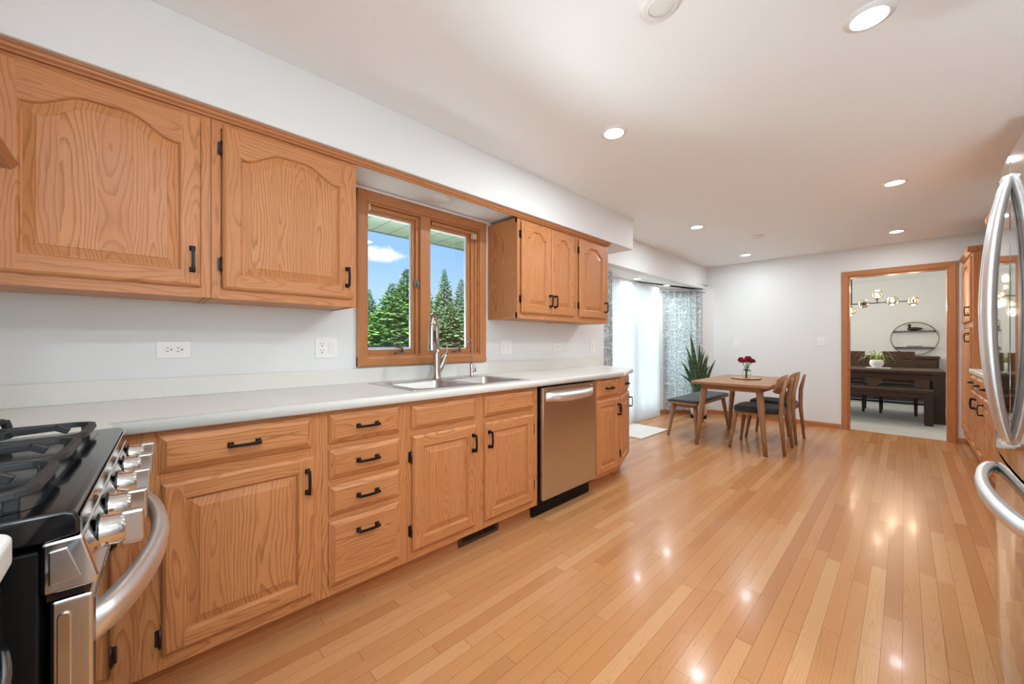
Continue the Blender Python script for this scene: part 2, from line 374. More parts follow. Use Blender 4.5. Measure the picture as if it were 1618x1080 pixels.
# soffit box above the wall cabinets, header over the bay
struct('ceiling_soffit', MB().box(0.001, -0.72, 2.085, 0.372, 3.55, CZ), WALL, bevel=0.004)
struct('wall_header', MB().box(-0.12, 3.60, BZ, 0.0, 6.72, CZ), WALL)
struct('ceiling_bay', MB().prism([(-0.12, 3.60), (-0.12, 6.72), (0.02, 6.72), (-0.62, 6.06), (-0.62, 4.10), (-0.15, 3.60)], lambda p, t: (p[0], p[1], t), BZ, BZ + 0.06), CEIL)
def wallseg(mb, a, b, z0, z1, th=0.12):
    a = Vector((*a, 0)); b = Vector((*b, 0)); d = (b - a).normalized(); nrm = Vector((-d.y, d.x, 0)) * th   # outwards to the left of travel
    q = [a, b, b + nrm, a + nrm]
    mb.prism([(p.x, p.y) for p in q], lambda p, t: (p[0], p[1], t), z0, z1)
w = MB(); wallseg(w, (0.0, 3.60), (-0.50, 4.10), 0, BZ); struct('wall_bay_near', w, WALL)
fa0, fd = Vector((-0.50, 6.06)), Vector((0.60, 0.66)).normalized()
def fpt(t): return tuple(fa0 + fd * t)
w = MB(); wallseg(w, fpt(0), fpt(.06), 0, BZ); wallseg(w, fpt(.06), fpt(.60), 0, .22); wallseg(w, fpt(.06), fpt(.60), 1.93, BZ); wallseg(w, fpt(.60), (0.10, 6.72), 0, BZ); struct('wall_bay_far', w, WALL)
w = MB(); wallseg(w, fpt(.06), fpt(.11), .22, 1.93, .05); wallseg(w, fpt(.55), fpt(.60), .22, 1.93, .05); wallseg(w, fpt(.11), fpt(.55), .22, .27, .05); wallseg(w, fpt(.11), fpt(.55), 1.88, 1.93, .05)
w4 = struct('window_4', w, WTRIM); w = MB(); wallseg(w, fpt(.11), fpt(.55), .27, 1.88, .006); w.build('glass_pane', GLASS, w4)
w = MB()
w.box(-0.62, 4.05, 0, -0.50, 4.35, BZ).box(-0.62, 5.90, 0, -0.50, 6.12, BZ).box(-0.62, 4.35, 1.985, -0.50, 5.90, BZ)
struct('wall_bay_back', w, WALL)
# glazed sliding door in the bay
w = MB()
for y0, y1, xx in ((4.35, 5.15, -0.555), (5.10, 5.90, -0.585)):
    w.box(xx, y0, 0.03, xx + 0.028, y0 + 0.07, 1.985).box(xx, y1 - 0.07, 0.03, xx + 0.028, y1, 1.985).box(xx, y0, 0.03, xx + 0.028, y1, 0.13).box(xx, y0, 1.89, xx + 0.028, y1, 1.985)
w.box(-0.60, 4.35, 0.0, -0.52, 5.90, 0.03)
d2 = struct('door_2', w, WTRIM)
MB().box(-0.545, 4.42, 0.13, -0.541, 5.08, 1.89).build('glass_pane', GLASS, d2)
MB().box(-0.575, 5.17, 0.13, -0.571, 5.83, 1.89).build('glass_pane', GLASS, d2)
# dining room shell
w = MB(); WY0, WY1 = 7.8, 10.0
w.box(-0.92, 6.84, 0, -0.8, WY0, 2.40).box(-0.92, WY1, 0, -0.8, 10.75, 2.40).box(-0.92, WY0, 0, -0.8, WY1, 0.75).box(-0.92, WY0, 2.2, -0.8, WY1, 2.40)
struct('wall_dining_left', w, DWALL)
struct('wall_dining_far', MB().box(-0.92, 10.75, 0, 4.02, 10.87, 2.40), DWALL)
struct('wall_dining_right', MB().box(3.9, 6.84, 0, 4.02, 10.75, 2.40), DWALL)
struct('wall_dining_near', MB().box(3.5, 6.78, 0, 3.9, 6.84, 2.4), DWALL)
struct('ceiling_dining', MB().box(-0.92, 6.84, 2.40, 4.02, 10.87, 2.5), CEIL)
w = MB()
for a, b_ in ((WY0, WY0 + .06), ((WY0 + WY1) / 2 - .03, (WY0 + WY1) / 2 + .03), (WY1 - .06, WY1)): w.box(-0.9, a, 0.75, -0.8, b_, 2.2)
w.box(-0.9, WY0, 0.75, -0.8, WY1, 0.81).box(-0.9, WY0, 2.14, -0.8, WY1, 2.2)
w3 = struct('window_2', w, WTRIM); MB().box(-0.86, WY0, 0.8, -0.856, WY1, 2.15).build('glass_pane', GLASS, w3)
# added frames around the two unseen fill lamps; the walls have no opening
w = MB(); w.box(2.20, -.719, 1.03, 3.24, -.712, 1.06).box(2.20, -.719, 2.06, 3.24, -.712, 2.09).box(2.18, -.719, 1.03, 2.21, -.712, 2.09).box(3.23, -.719, 1.03, 3.26, -.712, 2.09)
struct('fill_lamp_frame_rear', w, WTRIM)
w = MB(); w.box(3.338, -.14, 1.02, 3.349, .94, 1.05).box(3.338, -.14, 2.05, 3.349, .94, 2.08).box(3.338, -.16, 1.02, 3.349, -.13, 2.08).box(3.338, .93, 1.02, 3.349, .96, 2.08)
struct('fill_lamp_frame_side', w, WTRIM)
# roof and eave
struct('trim_roof', MB().box(-0.90, -1.2, 2.52, 4.4, 11.2, 2.58), BLKMAT)
SOFF, nt, b = new_mat('vented_soffit')
p = nt.node('ShaderNodeTexCoord').outputs['Object']; x, y, z = nt.sep(p)
hol = nt.m('MULTIPLY', nt.m('LESS_THAN', nt.m('FRACT', nt.m('MULTIPLY', x, 70.0)), 0.42), nt.m('LESS_THAN', nt.m('FRACT', nt.m('MULTIPLY', y, 90.0)), 0.42))
rib = nt.m('LESS_THAN', nt.m('FRACT', nt.m('DIVIDE', y, 0.155)), 0.06)
setp(nt, b, col=nt.mix(rib, nt.mix(nt.m('MULTIPLY', hol, 0.5), (0.50, 0.53, 0.46), (0.15, 0.165, 0.14)), (0.10, 0.11, 0.09)), rough=0.5)
struct('trim_eave', MB().box(-0.86, -1.2, 2.10, -0.15, 7.0, 2.12), SOFF)
struct('trim_fascia', MB().box(-0.885, -1.2, 2.094, -0.86, 7.0, 2.52), flat('fascia_grey', (0.16, 0.17, 0.16), 0.5))
# baseboards and doorway casing
BBP = [(0, 0), (0.013, 0), (0.013, 0.055), (0.006, 0.066), (0, 0.066)]
struct('baseboard_far', MB().prism(BBP, lambda p, t: (t, 6.72 - p[0], p[1]), 0.11, 1.675).prism(BBP, lambda p, t: (t, 6.72 - p[0], p[1]), 2.70, 2.80), OTRIMX)
dv = Vector((0.60, 0.66, 0)).normalized(); nv = Vector((dv.y, -dv.x, 0)); A0 = Vector((-0.50, 6.06, 0))
struct('baseboard_bay', MB().prism(BBP, lambda p, t: tuple(A0 + dv * t + nv * p[0] + Vector((0, 0, p[1]))), 0.0, 0.888), OTRIMX)
CP = [(0.0, 0.0), (0.0, 0.012), (0.008, 0.016), (0.052, 0.020), (0.060, 0.014), (0.066, 0.016), (0.066, 0.0)]   # casing profile: (away from opening, proud of wall)
d1 = MB()
for fn in (lambda p, t: (DX0 - p[0], 6.72 - p[1], t), lambda p, t: (DX1 + p[0], 6.72 - p[1], t)): d1.prism(CP, fn, 0.0, DZ1 + 0.066)
dj = struct('door_1', d1, OTRIMZ)
MB().prism(CP, lambda p, t: (t, 6.72 - p[1] - 0.0008, DZ1 + p[0]), DX0 - 0.066, DX1 + 0.066).build('head_casing', OTRIMX, dj)
MB().box(DX0, 6.715, 0, DX0 + 0.015, 6.84, DZ1).box(DX1 - 0.015, 6.715, 0, DX1, 6.84, DZ1).build('jamb', OTRIMZ, dj)
MB().box(DX0 + 0.015, 6.715, DZ1 - 0.015, DX1 - 0.015, 6.84, DZ1).build('head_jamb', OTRIMX, dj)

# kitchen window: casing, jamb liner, two casement sashes
cas = MB()
WP = [(0.0, 0.0), (0.0, 0.014), (0.010, 0.018), (0.050, 0.022), (0.058, 0.018), (0.058, 0.0)]
cas.prism(WP, lambda p, t: (p[1], OY0 - p[0], t), OZ0 - 0.058, OZ1 + 0.056).prism(WP, lambda p, t: (p[1], OY1 + p[0], t), OZ0 - 0.058, OZ1 + 0.056)
w1 = struct('window_1', cas, OTRIMZ)
MB().prism(WP, lambda p, t: (p[1] + 0.0005, t, OZ0 - p[0]), OY0 - 0.058, OY1 + 0.058).prism(WP, lambda p, t: (p[1] + 0.0005, t, OZ1 + p[0]), OY0 - 0.058, OY1 + 0.058).build('head_and_sill_casing', OTRIM, w1)
MB().box(-0.10, OY0, OZ0, 0.004, OY0 + 0.012, OZ1).box(-0.10, OY1 - 0.012, OZ0, 0.004, OY1, OZ1).box(-0.10, 1.352, OZ0, 0.006, 1.428, OZ1).build('jamb', OTRIMZ, w1)
MB().box(-0.10, OY0 + 0.012, OZ0, 0.004, OY1 - 0.012, OZ0 + 0.014).box(-0.10, OY0 + 0.012, OZ1 - 0.014, 0.004, OY1 - 0.012, OZ1).build('head_and_sill_jamb', OTRIM, w1)
for (sy0, sy1, side) in ((OY0 + 0.012, 1.352, 1), (1.428, OY1 - 0.012, 0)):
    sa = MB(); g0, g1 = (sy0 + 0.006, sy1 - 0.046) if side else (sy0 + 0.024, sy1 - 0.078)
    if side:
        sa.box(-0.062, sy0, OZ0 + .014, -0.030, g0, OZ1 - .014).box(-0.062, g1, OZ0 + .014, -0.030, g1 + 0.022, OZ1 - .014).box(-0.050, g1 + 0.022, OZ0 + .014, -0.014, sy1, OZ1 - .014)
    else:
        sa.box(-0.062, sy0, OZ0 + .014, -0.030, g0, OZ1 - .014).box(-0.062, g1, OZ0 + .014, -0.030, g1 + 0.028, OZ1 - .014).box(-0.050, g1 + 0.028, OZ0 + .014, -0.016, sy1 - 0.02, OZ1 - .014).box(-0.04, sy1 - 0.02, OZ0 + .014, -0.006, sy1, OZ1 - .014)
    so = sa.build('sash', OTRIMZ, w1, bevel=0.003)
    MB().box(-0.061, g0, OZ0 + .014, -0.031, g1, OZ0 + 0.044).box(-0.061, g0, OZ1 - 0.058, -0.031, g1, OZ1 - 0.014).box(-0.048, g0, OZ1 - 0.040, -0.012, sy1, OZ1 - 0.016).build('sash_rail', OTRIM, so, bevel=0.003)
    MB().box(-0.058, g0, OZ0 + .044, -0.040, g0 + .004, OZ1 - .058).box(-0.058, g1 - .004, OZ0 + .044, -0.040, g1, OZ1 - .058).box(-0.058, g0, OZ0 + .044, -0.040, g1, OZ0 + .049).box(-0.058, g0, OZ1 - .063, -0.040, g1, OZ1 - .058).build('spacer', WTRIM, so)
    MB().box(-0.052, g0 + .002, OZ0 + .046, -0.049, g1 - .002, OZ1 - .060).build('glass_pane', GLASS, so)
    cy = (g0 + g1) / 2 + 0.06
    cr = MB(); cr.box(-0.030, cy - .03, OZ0 + .014, -0.004, cy + .03, OZ0 + .026); cr.tube([(-0.015, cy + .02, OZ0 + .026), (-0.012, cy + .018, OZ0 + .05), (-0.004, cy - .02, OZ0 + .056), (0.0, cy - .045, OZ0 + .066), (0.006, cy - .052, OZ0 + .088)], [.007, .007, .006, .006, .008], 8)
    cr.build('crank', flat('crank_grey', (0.22, 0.19, 0.17), 0.35, 0.7), w1)
lk = MB().box(-0.016, 1.318, 1.520, -0.006, 1.345, 1.575).box(-0.010, 1.326, 1.535, 0.012, 1.340, 1.556); lk.build('lock', flat('lock_grey', (0.16, 0.17, 0.17), 0.35, 0.5), w1, bevel=0.003)
MB().box(-0.012, OY0 + .013, 1.955, 0.010, OY0 + .028, 1.995).box(-0.006, OY1 - .075, 1.930, 0.014, OY1 - .030, 1.972).build('blind_bracket', flat('bracket_beige', (0.62, 0.42, 0.28), 0.5), w1, bevel=0.004)
struct('trim_white_ledge', MB().box(0.001, 0.80, 2.069, 0.026, 1.955, 2.084), WTRIM, bevel=0.004)
# oak crown strip running the length of the wall cabinets and across the window
CR = [(0.0, 0.0), (0.010, 0.0), (0.013, 0.006), (0.022, 0.012), (0.024, 0.020), (0.030, 0.023), (0.030, 0.029), (0.0, 0.029)]
struct('trim_crown', MB().prism(CR, lambda p, t: (0.326 + p[0], t, 2.055 + p[1]), -0.72, 3.160), OTRIM)

# ------------------------------------------------------------------ recessed lights
def downlight(x, y, z, label, group, on=True, r=0.075, W=None):
    t = thing('recessed_light', label, 'ceiling light', (x, y, z), 0, group)
    MB().lathe([(r * 0.74, -0.010), (r * 0.80, -0.006), (r * 1.0, -0.004), (r * 1.02, 0.0)], n=32, caps=False).build('trim_ring', WTRIM, t)
    MB().lathe([(0.0005, -0.009), (r * 0.74, -0.0095)], n=32, caps=False).build('lens', LENS if on else WTRIM, t)
    if on:
        l = bpy.data.lights.new('recessed_lamp', 'AREA'); l.shape = 'DISK'; l.size = r * 1.5; l.energy = DOWNLIGHT_W if W is None else W; l.color = DOWNLIGHT_C
        o = bpy.data.objects.new('recessed_lamp', l); COL.objects.link(o); o.parent = t; o.location = (0, 0, -0.012); o['kind'] = 'helper'
    return t
GL = 'recessed kitchen ceiling lights'
for x, y, lab in ((2.18, 1.985, 'lit recessed ceiling light cut by the top edge of the picture, nearest the refrigerator'),
                  (1.08, 2.00, 'large lit recessed ceiling light in front of the window soffit'),
                  (2.22, 4.17, 'lit recessed ceiling light over the open floor, between refrigerator and doorway'),
                  (0.73, 4.25, 'lit recessed ceiling light over the near edge of the dining nook'),
                  (2.21, 6.00, 'lit recessed ceiling light just in front of the doorway wall'),
                  (0.72, 6.08, 'lit recessed ceiling light in the corner above the snake plant and table')):
    downlight(x, y, CZ, lab, GL, W=6.2 if y > 5.9 else None)
for x, y, w_ in ((2.2, -0.12, 8.0), (2.95, 0.25, 13.0), (2.95, 1.25, 9.0)):  # extra ceiling lamps added out of view to brighten the near floor and cabinets
    struct('trim_added_lamp_ring', MB().lathe([(.056, CZ - .010), (.060, CZ - .006), (.075, CZ - .004), (.077, CZ - .0002)], (x, y, 0), 28, caps=False), WTRIM)
    l = lamp('recessed_lamp', 'AREA', (x, y, CZ - 0.012), w_, DOWNLIGHT_C, shape='DISK', size=0.11)
    l['kind'] = 'helper'
downlight(-0.25, 4.83, BZ, 'small lit recessed light in the bay ceiling above the bright sheer curtain', 'small bay ceiling lights', True, 0.055, 5)
downlight(-0.24, 5.72, BZ, 'small lit recessed light in the bay ceiling next to the patterned curtain', 'small bay ceiling lights', True, 0.055, 5)
downlight(0.185, 1.40, 2.085, 'unlit white recessed light in the soffit above the kitchen window', 'soffit light', False, 0.07)
for x, y, r, lab in ((1.07, 5.13, 0.075, 'flat round white cover plate on the ceiling between two far recessed lights'), (1.652, 1.36, 0.075, 'round white smoke detector on the ceiling, cut by the top edge of the picture')):
    t = thing('smoke_detector', lab, 'smoke detector', (x, y, CZ), 0, 'round white ceiling covers')
    MB().lathe([(0.0005, -0.020 if r else 0), (r * .7, -0.018), (r * .95, -0.010), (r, 0.0)], n=28, caps=False).build('cover', WTRIM, t)
    MB().lathe([(r * .55, -0.0215), (r * .6, -0.0215), (r * .6, -0.015), (r * .55, -0.015)], n=28, caps=False).build('vent_ring', WHITE, t)

# ================================================================== CABINET BUILDERS
def add_handle(parent, y, z, x=0.0, vertical=True, L=0.102):
    mb = MB(); h = L / 2
    def P(u, v, w): return (x + w, y + v, z + u) if vertical else (x + w, y + u, z + v)     # u along, v across, w out
    for sgn in (-1, 1):
        c = sgn * (h - 0.010); s0, s1 = 0.0095, 0.0065
        a = [P(c - s0, -s0, 0), P(c + s0, -s0, 0), P(c + s0, s0, 0), P(c - s0, s0, 0)]
        b2 = [P(c - s0, -s0, 0.004), P(c + s0, -s0, 0.004), P(c + s0, s0, 0.004), P(c - s0, s0, 0.004)]
        c2 = [P(c - s1, -s1, 0.009), P(c + s1, -s1, 0.009), P(c + s1, s1, 0.009), P(c - s1, s1, 0.009)]
        d2 = [P(c - s1 * .8, -s1 * .8, 0.026), P(c + s1 * .8, -s1 * .8, 0.026), P(c + s1 * .8, s1 * .8, 0.026), P(c - s1 * .8, s1 * .8, 0.026)]
        mb.rings([a, b2, c2, d2], smooth=False)
    R = []
    for i in range(11):
        u = -(h - 0.004) + (2 * h - 0.008) * i / 10; o = 0.026 + 0.006 * (1 - (u / h) ** 2); wd = 0.0052
        R.append([P(u, -wd, o - 0.0035), P(u, wd, o - 0.0035), P(u, wd, o + 0.0035), P(u, -wd, o + 0.0035)])
    mb.rings(R, smooth=False)
    return mb.build('handle', BLACK, parent, bevel=0.0012)
def add_hinge(parent, y, z, x, side):
    mb = MB(); sg = -1 if side == 'L' else 1
    mb.box(x - .0195, min(y, y + sg * .016), z - .026, x - .0165, max(y, y + sg * .016), z + .026)
    mb.tube([(x - .010, y + sg * .004, z - .027), (x - .010, y + sg * .004, z + .027)], .0045, 8)
    mb.tube([(x - .010, y + sg * .004, z - .032), (x - .010, y + sg * .004, z + .032)], .0025, 6)
    return mb.build('hinge', BRONZE, parent)
T = 0.019
def make_door(parent, y0, y1, z0, z1, x=0.0, arch=0.0, shoulder=0.78, stile=0.055, hinge=None, handle=None, top=None, hz=(0.10, 0.10), name='door', panel=True):
    """door with its back at x and its face at x+T, front towards +x"""
    top = stile if top is None else top
    N = 24 if arch else 2
    yi0, yi1, zi0, zi1 = y0 + stile, y1 - stile, z0 + stile, z1 - top
    wd = yi1 - yi0
    def loop(ins, xx):
        pts = [(xx, yi0 + ins, zi0 + ins), (xx, yi1 - ins, zi0 + ins)]
        for i in range(N + 1):
            t = i / N; yv = (yi1 - ins) + (yi0 - yi1 + 2 * ins) * t
            s = abs(2 * t - 1); k = max(0.0, min(1.0, (1 - s - (0.90 - shoulder) * .5) / shoulder))
            zb = arch * (0.5 - 0.5 * cos(pi * min(1.0, k * 1.12))) if arch else 0.0
            pts.append((xx, yv, zi1 - arch + zb - ins))
        return pts
    ch = 0.007
    mb = MB()
    # back, edges
    o0 = [(x, y0, z0), (x, y1, z0), (x, y1, z1), (x, y0, z1)]
    o1 = [(x + T - .009, p[1], p[2]) for p in o0]
    o2 = [(x + T - .004, y0 + .004, z0 + .004), (x + T - .004, y1 - .004, z0 + .004), (x + T - .004, y1 - .004, z1 - .004), (x + T - .004, y0 + .004, z1 - .004)]
    o3 = [(x + T, y0 + .011, z0 + .011), (x + T, y1 - .011, z0 + .011), (x + T, y1 - .011, z1 - .011), (x + T, y0 + .011, z1 - .011)]
    mb.add(o0, [(3, 2, 1, 0)])
    for A, B in ((o0, o1), (o1, o2), (o2, o3)):
        for i in range(4):
            j = (i + 1) % 4; mb.add([A[i], A[j], B[j], B[i]], [(0, 1, 2, 3)], 1 if i in (0, 2) else 0)
    fx_ = x + T; a, b_, c_, d_ = o3
    L0 = loop(0, fx_)
    mb.quad(a, (fx_, yi0, a[2]), (fx_, yi0, d_[2]), d_, 0); mb.quad((fx_, yi1, b_[2]), b_, c_, (fx_, yi1, c_[2]), 0)
    mb.quad((fx_, yi0, a[2]), (fx_, yi1, a[2]), L0[1], L0[0], 1)
    tp = L0[2:]
    for i in range(len(tp) - 1):
        mb.quad(tp[i + 1], tp[i], (fx_, tp[i][1], c_[2]), (fx_, tp[i + 1][1], c_[2]), 1)
    L1 = loop(0.004, fx_ - .002); L2 = loop(0.008, fx_ - .010)
    n = len(L0)
    for A, B in ((L0, L1), (L1, L2)):
        for i in range(n):
            j = (i + 1) % n; mb.add([A[i], A[j], B[j], B[i]], [(0, 1, 2, 3)], 0 if (i == 1 or i == n - 1) else 1)
    d = mb.build(name, [OV, OH], parent)
    pm = MB(); P0 = loop(0.007, fx_ - .0105); P1 = loop(0.012, fx_ - .0105); P2 = loop(0.038, fx_ - .0035); P3 = loop(0.040, fx_ - .0015)
    for A, B in ((P0, P1), (P1, P2), (P2, P3)):
        for i in range(n):
            j = (i + 1) % n; pm.add([A[i], A[j], B[j], B[i]], [(0, 1, 2, 3)])
    tp = P3[2:]
    for i in range(len(tp) - 1):
        pm.quad((fx_ - .0015, tp[i + 1][1], P3[0][2]), (fx_ - .0015, tp[i][1], P3[0][2]), tp[i], tp[i + 1])
    pm.build('panel', OV, d)
    if hinge:
        hy = y0 if hinge == 'L' else y1
        add_hinge(d, hy, z0 + hz[0], x + T, hinge); add_hinge(d, hy, z1 - hz[1], x + T, hinge)
    if handle:
        side, vert = handle; hy = y0 + 0.026 if side == 'L' else y1 - 0.026
        add_handle(d, hy, (z0 + 0.105) if vert == 'bottom' else (z1 - 0.095), x + T, True)
    return d
def make_drawer(parent, y0, y1, z0, z1, x=0.0, handle=True, name='drawer', hz=None):
    mb = MB()
    def R(ins, xx): return [(xx, y0 + ins, z0 + ins), (xx, y1 - ins, z0 + ins), (xx, y1 - ins, z1 - ins), (xx, y0 + ins, z1 - ins)]
    lv = [R(0, x), R(0, x + .007), R(.004, x + .009), R(.019, x + T - .0015), R(.020, x + T)]
    mb.add(lv[0], [(3, 2, 1, 0)])
    for A, B in zip(lv, lv[1:]):
        for i in range(4):
            j = (i + 1) % 4; mb.add([A[i], A[j], B[j], B[i]], [(0, 1, 2, 3)], 0 if i in (0, 2) else 1)
    mb.add(lv[-1], [(0, 1, 2, 3)])
    d = mb.build(name, [OH, OV], parent)
    if handle: add_handle(d, (y0 + y1) / 2, (z0 + z1) / 2 if hz is None else hz, x + T, False)
    return d
def cabinet(name, label, loc, w, z0, z1, depth, stiles, rails, rz=0.0, toe=True, group=None, toe_in=0.065, cat='cabinet', poly=None, y0=0.0, open_top=False):
    """root at the face plane (local x=0), local y from y0 to w; stiles: (a,b) vertical strips; rails: (a,b,za,zb) horizontal strips"""
    r = thing(name, label, cat, loc, rz, group)
    c = MB()
    if open_top: c.box(-depth, y0 + .001, z0, -0.019, y0 + .016, z1).box(-depth, w - .016, z0, -0.019, w - .001, z1).box(-depth, y0 + .016, z0, -0.019, w - .016, z0 + .016).box(-depth, y0 + .016, z0 + .016, -depth + .010, w - .016, z1)
    elif poly: c.prism(poly, lambda p, t: (p[0], p[1], t), z0, z1)
    else: c.box(-depth, y0 + .001, z0, -0.019, w - .001, z1)
    c.build('carcass', OV, r)
    f = MB()
    for a, b_ in stiles: f.box(-0.019, a, z0 - (0.008 if not toe else 0), 0, b_, z1, 0)
    for a, b_, za, zb in rails: f.box(-0.019, a, za, -0.0003, b_, zb, 1)
    f.build('face_frame', [OV, OH], r)
    if toe: MB().box(-toe_in - 0.015, y0, 0, -toe_in, w, z0).build('toe_kick', OTRIM, r)
    return r

# ================================================================== WALL CABINETS (left wall)
UF = 0.325; UZ0, UZ1 = 1.331, 2.060
def upper(label, y0, y1, doors, group='oak wall cabinets on the sink wall'):
    w = y1 - y0
    r = thing('wall_cabinet', label, 'cabinet', (UF, y0, 0), 0, group)
    c = MB()
    c.box(-UF + .001, .001, UZ0, -0.019, .013, UZ1).box(-UF + .001, w - .013, UZ0, -0.019, w - .001, UZ1)
    c.box(-UF + .001, .013, UZ0 + .004, -0.019, w - .013, UZ1)
    c.build('carcass', OV, r)
    f = MB(); f.box(-.019, 0, UZ0, 0, w, UZ0 + .042, 1).box(-.019, 0, UZ1 - .035, 0, w, UZ1, 1)
    ed = [0.0]
    st = [(0, .030)]
    for k, d in enumerate(doors[:-1]):
        m_ = (d[1] + doors[k + 1][0]) / 2 - y0; st.append((m_ - .030, m_ + .030))
    st.append((w - .030, w))
    for a, b_ in st: f.box(-.019, a, UZ0, .0003, b_, UZ1, 0)
    f.build('face_frame', [OV, OH], r)
    for (a, b_, hg, hs, arch, stl, tp) in doors:
        make_door(r, a - y0, b_ - y0, 1.370, 2.042, 0.0, arch, .80 if arch > .06 else .66, stl, hg, (hs, 'bottom'), tp)
    return r
upper('wide oak wall cabinet with one broad arched door, at the left edge of the picture', -0.45, 0.205, [(-0.335, 0.173, None, 'R', 0.062, 0.058, 0.062)])
upper('oak wall cabinet with one arched door, directly left of the window', 0.207, 0.790, [(0.242, 0.764, 'L', 'R', 0.062, 0.058, 0.062)])
upper('oak wall cabinet with two narrow arched doors, just right of the window', 1.950, 2.652, [(1.985, 2.318, 'L', 'R', 0.052, 0.060, 0.058), (2.324, 2.618, 'R', 'L', 0.052, 0.060, 0.058)])
upper('oak wall cabinet with one arched door, last of the row beside the bay', 2.654, 3.157, [(2.692, 3.104, 'L', 'R', 0.055, 0.060, 0.058)])

# ================================================================== BASE CABINETS (left wall)
BF = 0.61; Z0, Z1 = 0.10, 0.874
GB = 'oak base cabinets on the sink wall'
def basecab(label, y0, y1, stiles, rails, group=GB, **kw):
    w = y1 - y0
    return cabinet('base_cabinet', label, (BF, y0, 0), w, Z0, Z1, BF - .005, stiles, rails, group=group, **kw)
RT = (0.846, 0.874)
a0 = -0.10
r = basecab('oak base cabinet with one drawer over one wide door, beside the gas range', a0, 0.535,
            [(0, 0.158), (0.58, 0.635)], [(0.158, 0.58, *RT), (0.158, 0.58, 0.69, 0.745), (0.0, 0.635, 0.10, 0.150)])
make_drawer(r, 0.043 - a0, 0.496 - a0, 0.733, 0.853)
make_door(r, 0.050 - a0, 0.501 - a0, 0.146, 0.698, hinge='L', handle=('R', 'top'), hz=(0.06, 0.14))
r = basecab('oak base cabinet with a stack of four drawers', 0.536, 0.917, [(0, .03), (.345, .381)],
            [(.03, .345, *RT), (.03, .345, .70, .74), (.03, .345, .55, .59), (.03, .345, .40, .435), (.03, .345, .10, .145)])
for za, zb, hz in ((.733, .853, None), (.585, .705, None), (.433, .557, None), (.138, .408, .345)): make_drawer(r, .024, .341, za, zb, hz=hz)
r = basecab('oak sink base cabinet with two false drawer fronts over two doors', 0.918, 1.848, [(0, .03), (.405, .485), (.88, .93)],
            [(.03, .88, *RT), (.03, .88, .695, .74), (.03, .88, .10, .145)], open_top=True)
make_drawer(r, .020, .414, .733, .846, handle=False, name='false_drawer_front'); make_drawer(r, .478, .886, .733, .846, handle=False, name='false_drawer_front')
make_door(r, .023, .414, .144, .700, hinge='L', handle=('R', 'top')); make_door(r, .478, .886, .144, .700, hinge='R', handle=('L', 'top'))
r = basecab('narrow oak base cabinet with one drawer over one door, right of the dishwasher', 2.500, 2.868, [(0, .03), (.335, .368)],
            [(.03, .335, *RT), (.03, .335, .70, .725), (.03, .335, .10, .13)])
make_drawer(r, .020, .345, .722, .862); make_door(r, .020, .345, .126, .703, handle=('R', 'top'), stile=.05)
# end cabinet turned towards the bay
ang = radians(20.6); L = 0.47
r = cabinet('base_cabinet', 'angled oak end cabinet turned towards the bay, past the narrow drawer cabinet', (BF, 2.869, 0), L, Z0, Z1, 0.3, [(0, .035), (L - .035, L)],
            [(.035, L - .035, *RT), (.035, L - .035, .70, .73), (.035, L - .035, .10, .13)], rz=ang, group=GB,
            poly=[(-.019, .012), (-.019, L), (-.36, L + .08), (-.36, .145)])
make_drawer(r, .024, L - .024, .722, .862); make_door(r, .024, L - .024, .126, .703, handle=('R', 'top'), hinge='L', stile=.05)

# floor register in the toe kick
t = thing('floor_register', 'brown metal air register set in the toe kick under the sink cabinet', 'air vent', (0.546, 1.265, 0))
mb = MB(); mb.box(0, 0, .012, .004, .30, .030).box(0, 0, .078, .004, .30, .092).box(0, 0, .030, .004, .022, .078).box(0, .278, .030, .004, .30, .078)
mb.build('frame', flat('register_brown', (0.09, 0.055, 0.03), 0.45, 0.4), t, bevel=0.001)
mb = MB()
for i in range(17): mb.box(.0005, .026 + i * .0149, .030, .003, .026 + i * .0149 + .006, .078)
mb.build('louvre', flat('register_louvre', (0.05, 0.032, 0.02), 0.5, 0.4), t); MB().box(-.0005, .02, .028, .0005, .28, .08).build('duct_opening', BLKMAT, t)

# ================================================================== WORKTOP, SINK, FAUCETS
mb = MB()
ce = (0.478, 3.33)
poly = [(0.0, -0.72), (0.765, -0.72), (0.765, -0.085), (0.66, -0.085), (0.640, -0.065), (0.640, 2.872), ce, (0.40, 3.40), (0.0, 3.545)]
SX0, SX1, SY0, SY1 = 0.085, 0.575, 0.975, 1.795        # sink cut-out
NS = 6
def slab(mb, outline, z0, z1, r=0.012):
    # rolled top edge
    n = len(outline)
    cen = (sum(p[0] for p in outline) / n, sum(p[1] for p in outline) / n)
    rings_ = []
    return mb.prism(outline, lambda p, t: (p[0], p[1], t), z0, z1)
CZT = 0.912
mb.prism([(0.0015, -0.7185), (0.765, -0.7185), (0.765, -0.085), (0.66, -0.085), (0.640, -0.065), (0.640, SY0), (0.0015, SY0)], lambda p, t: (p[0], p[1], t), 0.874, CZT)
mb.prism([(0.0015, SY0), (SX0, SY0), (SX0, SY1), (0.0015, SY1)], lambda p, t: (p[0], p[1], t), 0.874, CZT)
mb.prism([(SX1, SY0), (0.640, SY0), (0.640, SY1), (SX1, SY1)], lambda p, t: (p[0], p[1], t), 0.874, CZT)
mb.prism([(0.0015, SY1), (0.640, SY1), (0.640, 2.872), ce, (0.40, 3.40), (0.0015, 3.545)], lambda p, t: (p[0], p[1], t), 0.874, CZT)
wt = mb.build('worktop', COUNTER); tag(wt, 'long off-white laminate worktop with a clipped end, along the window wall', 'worktop')
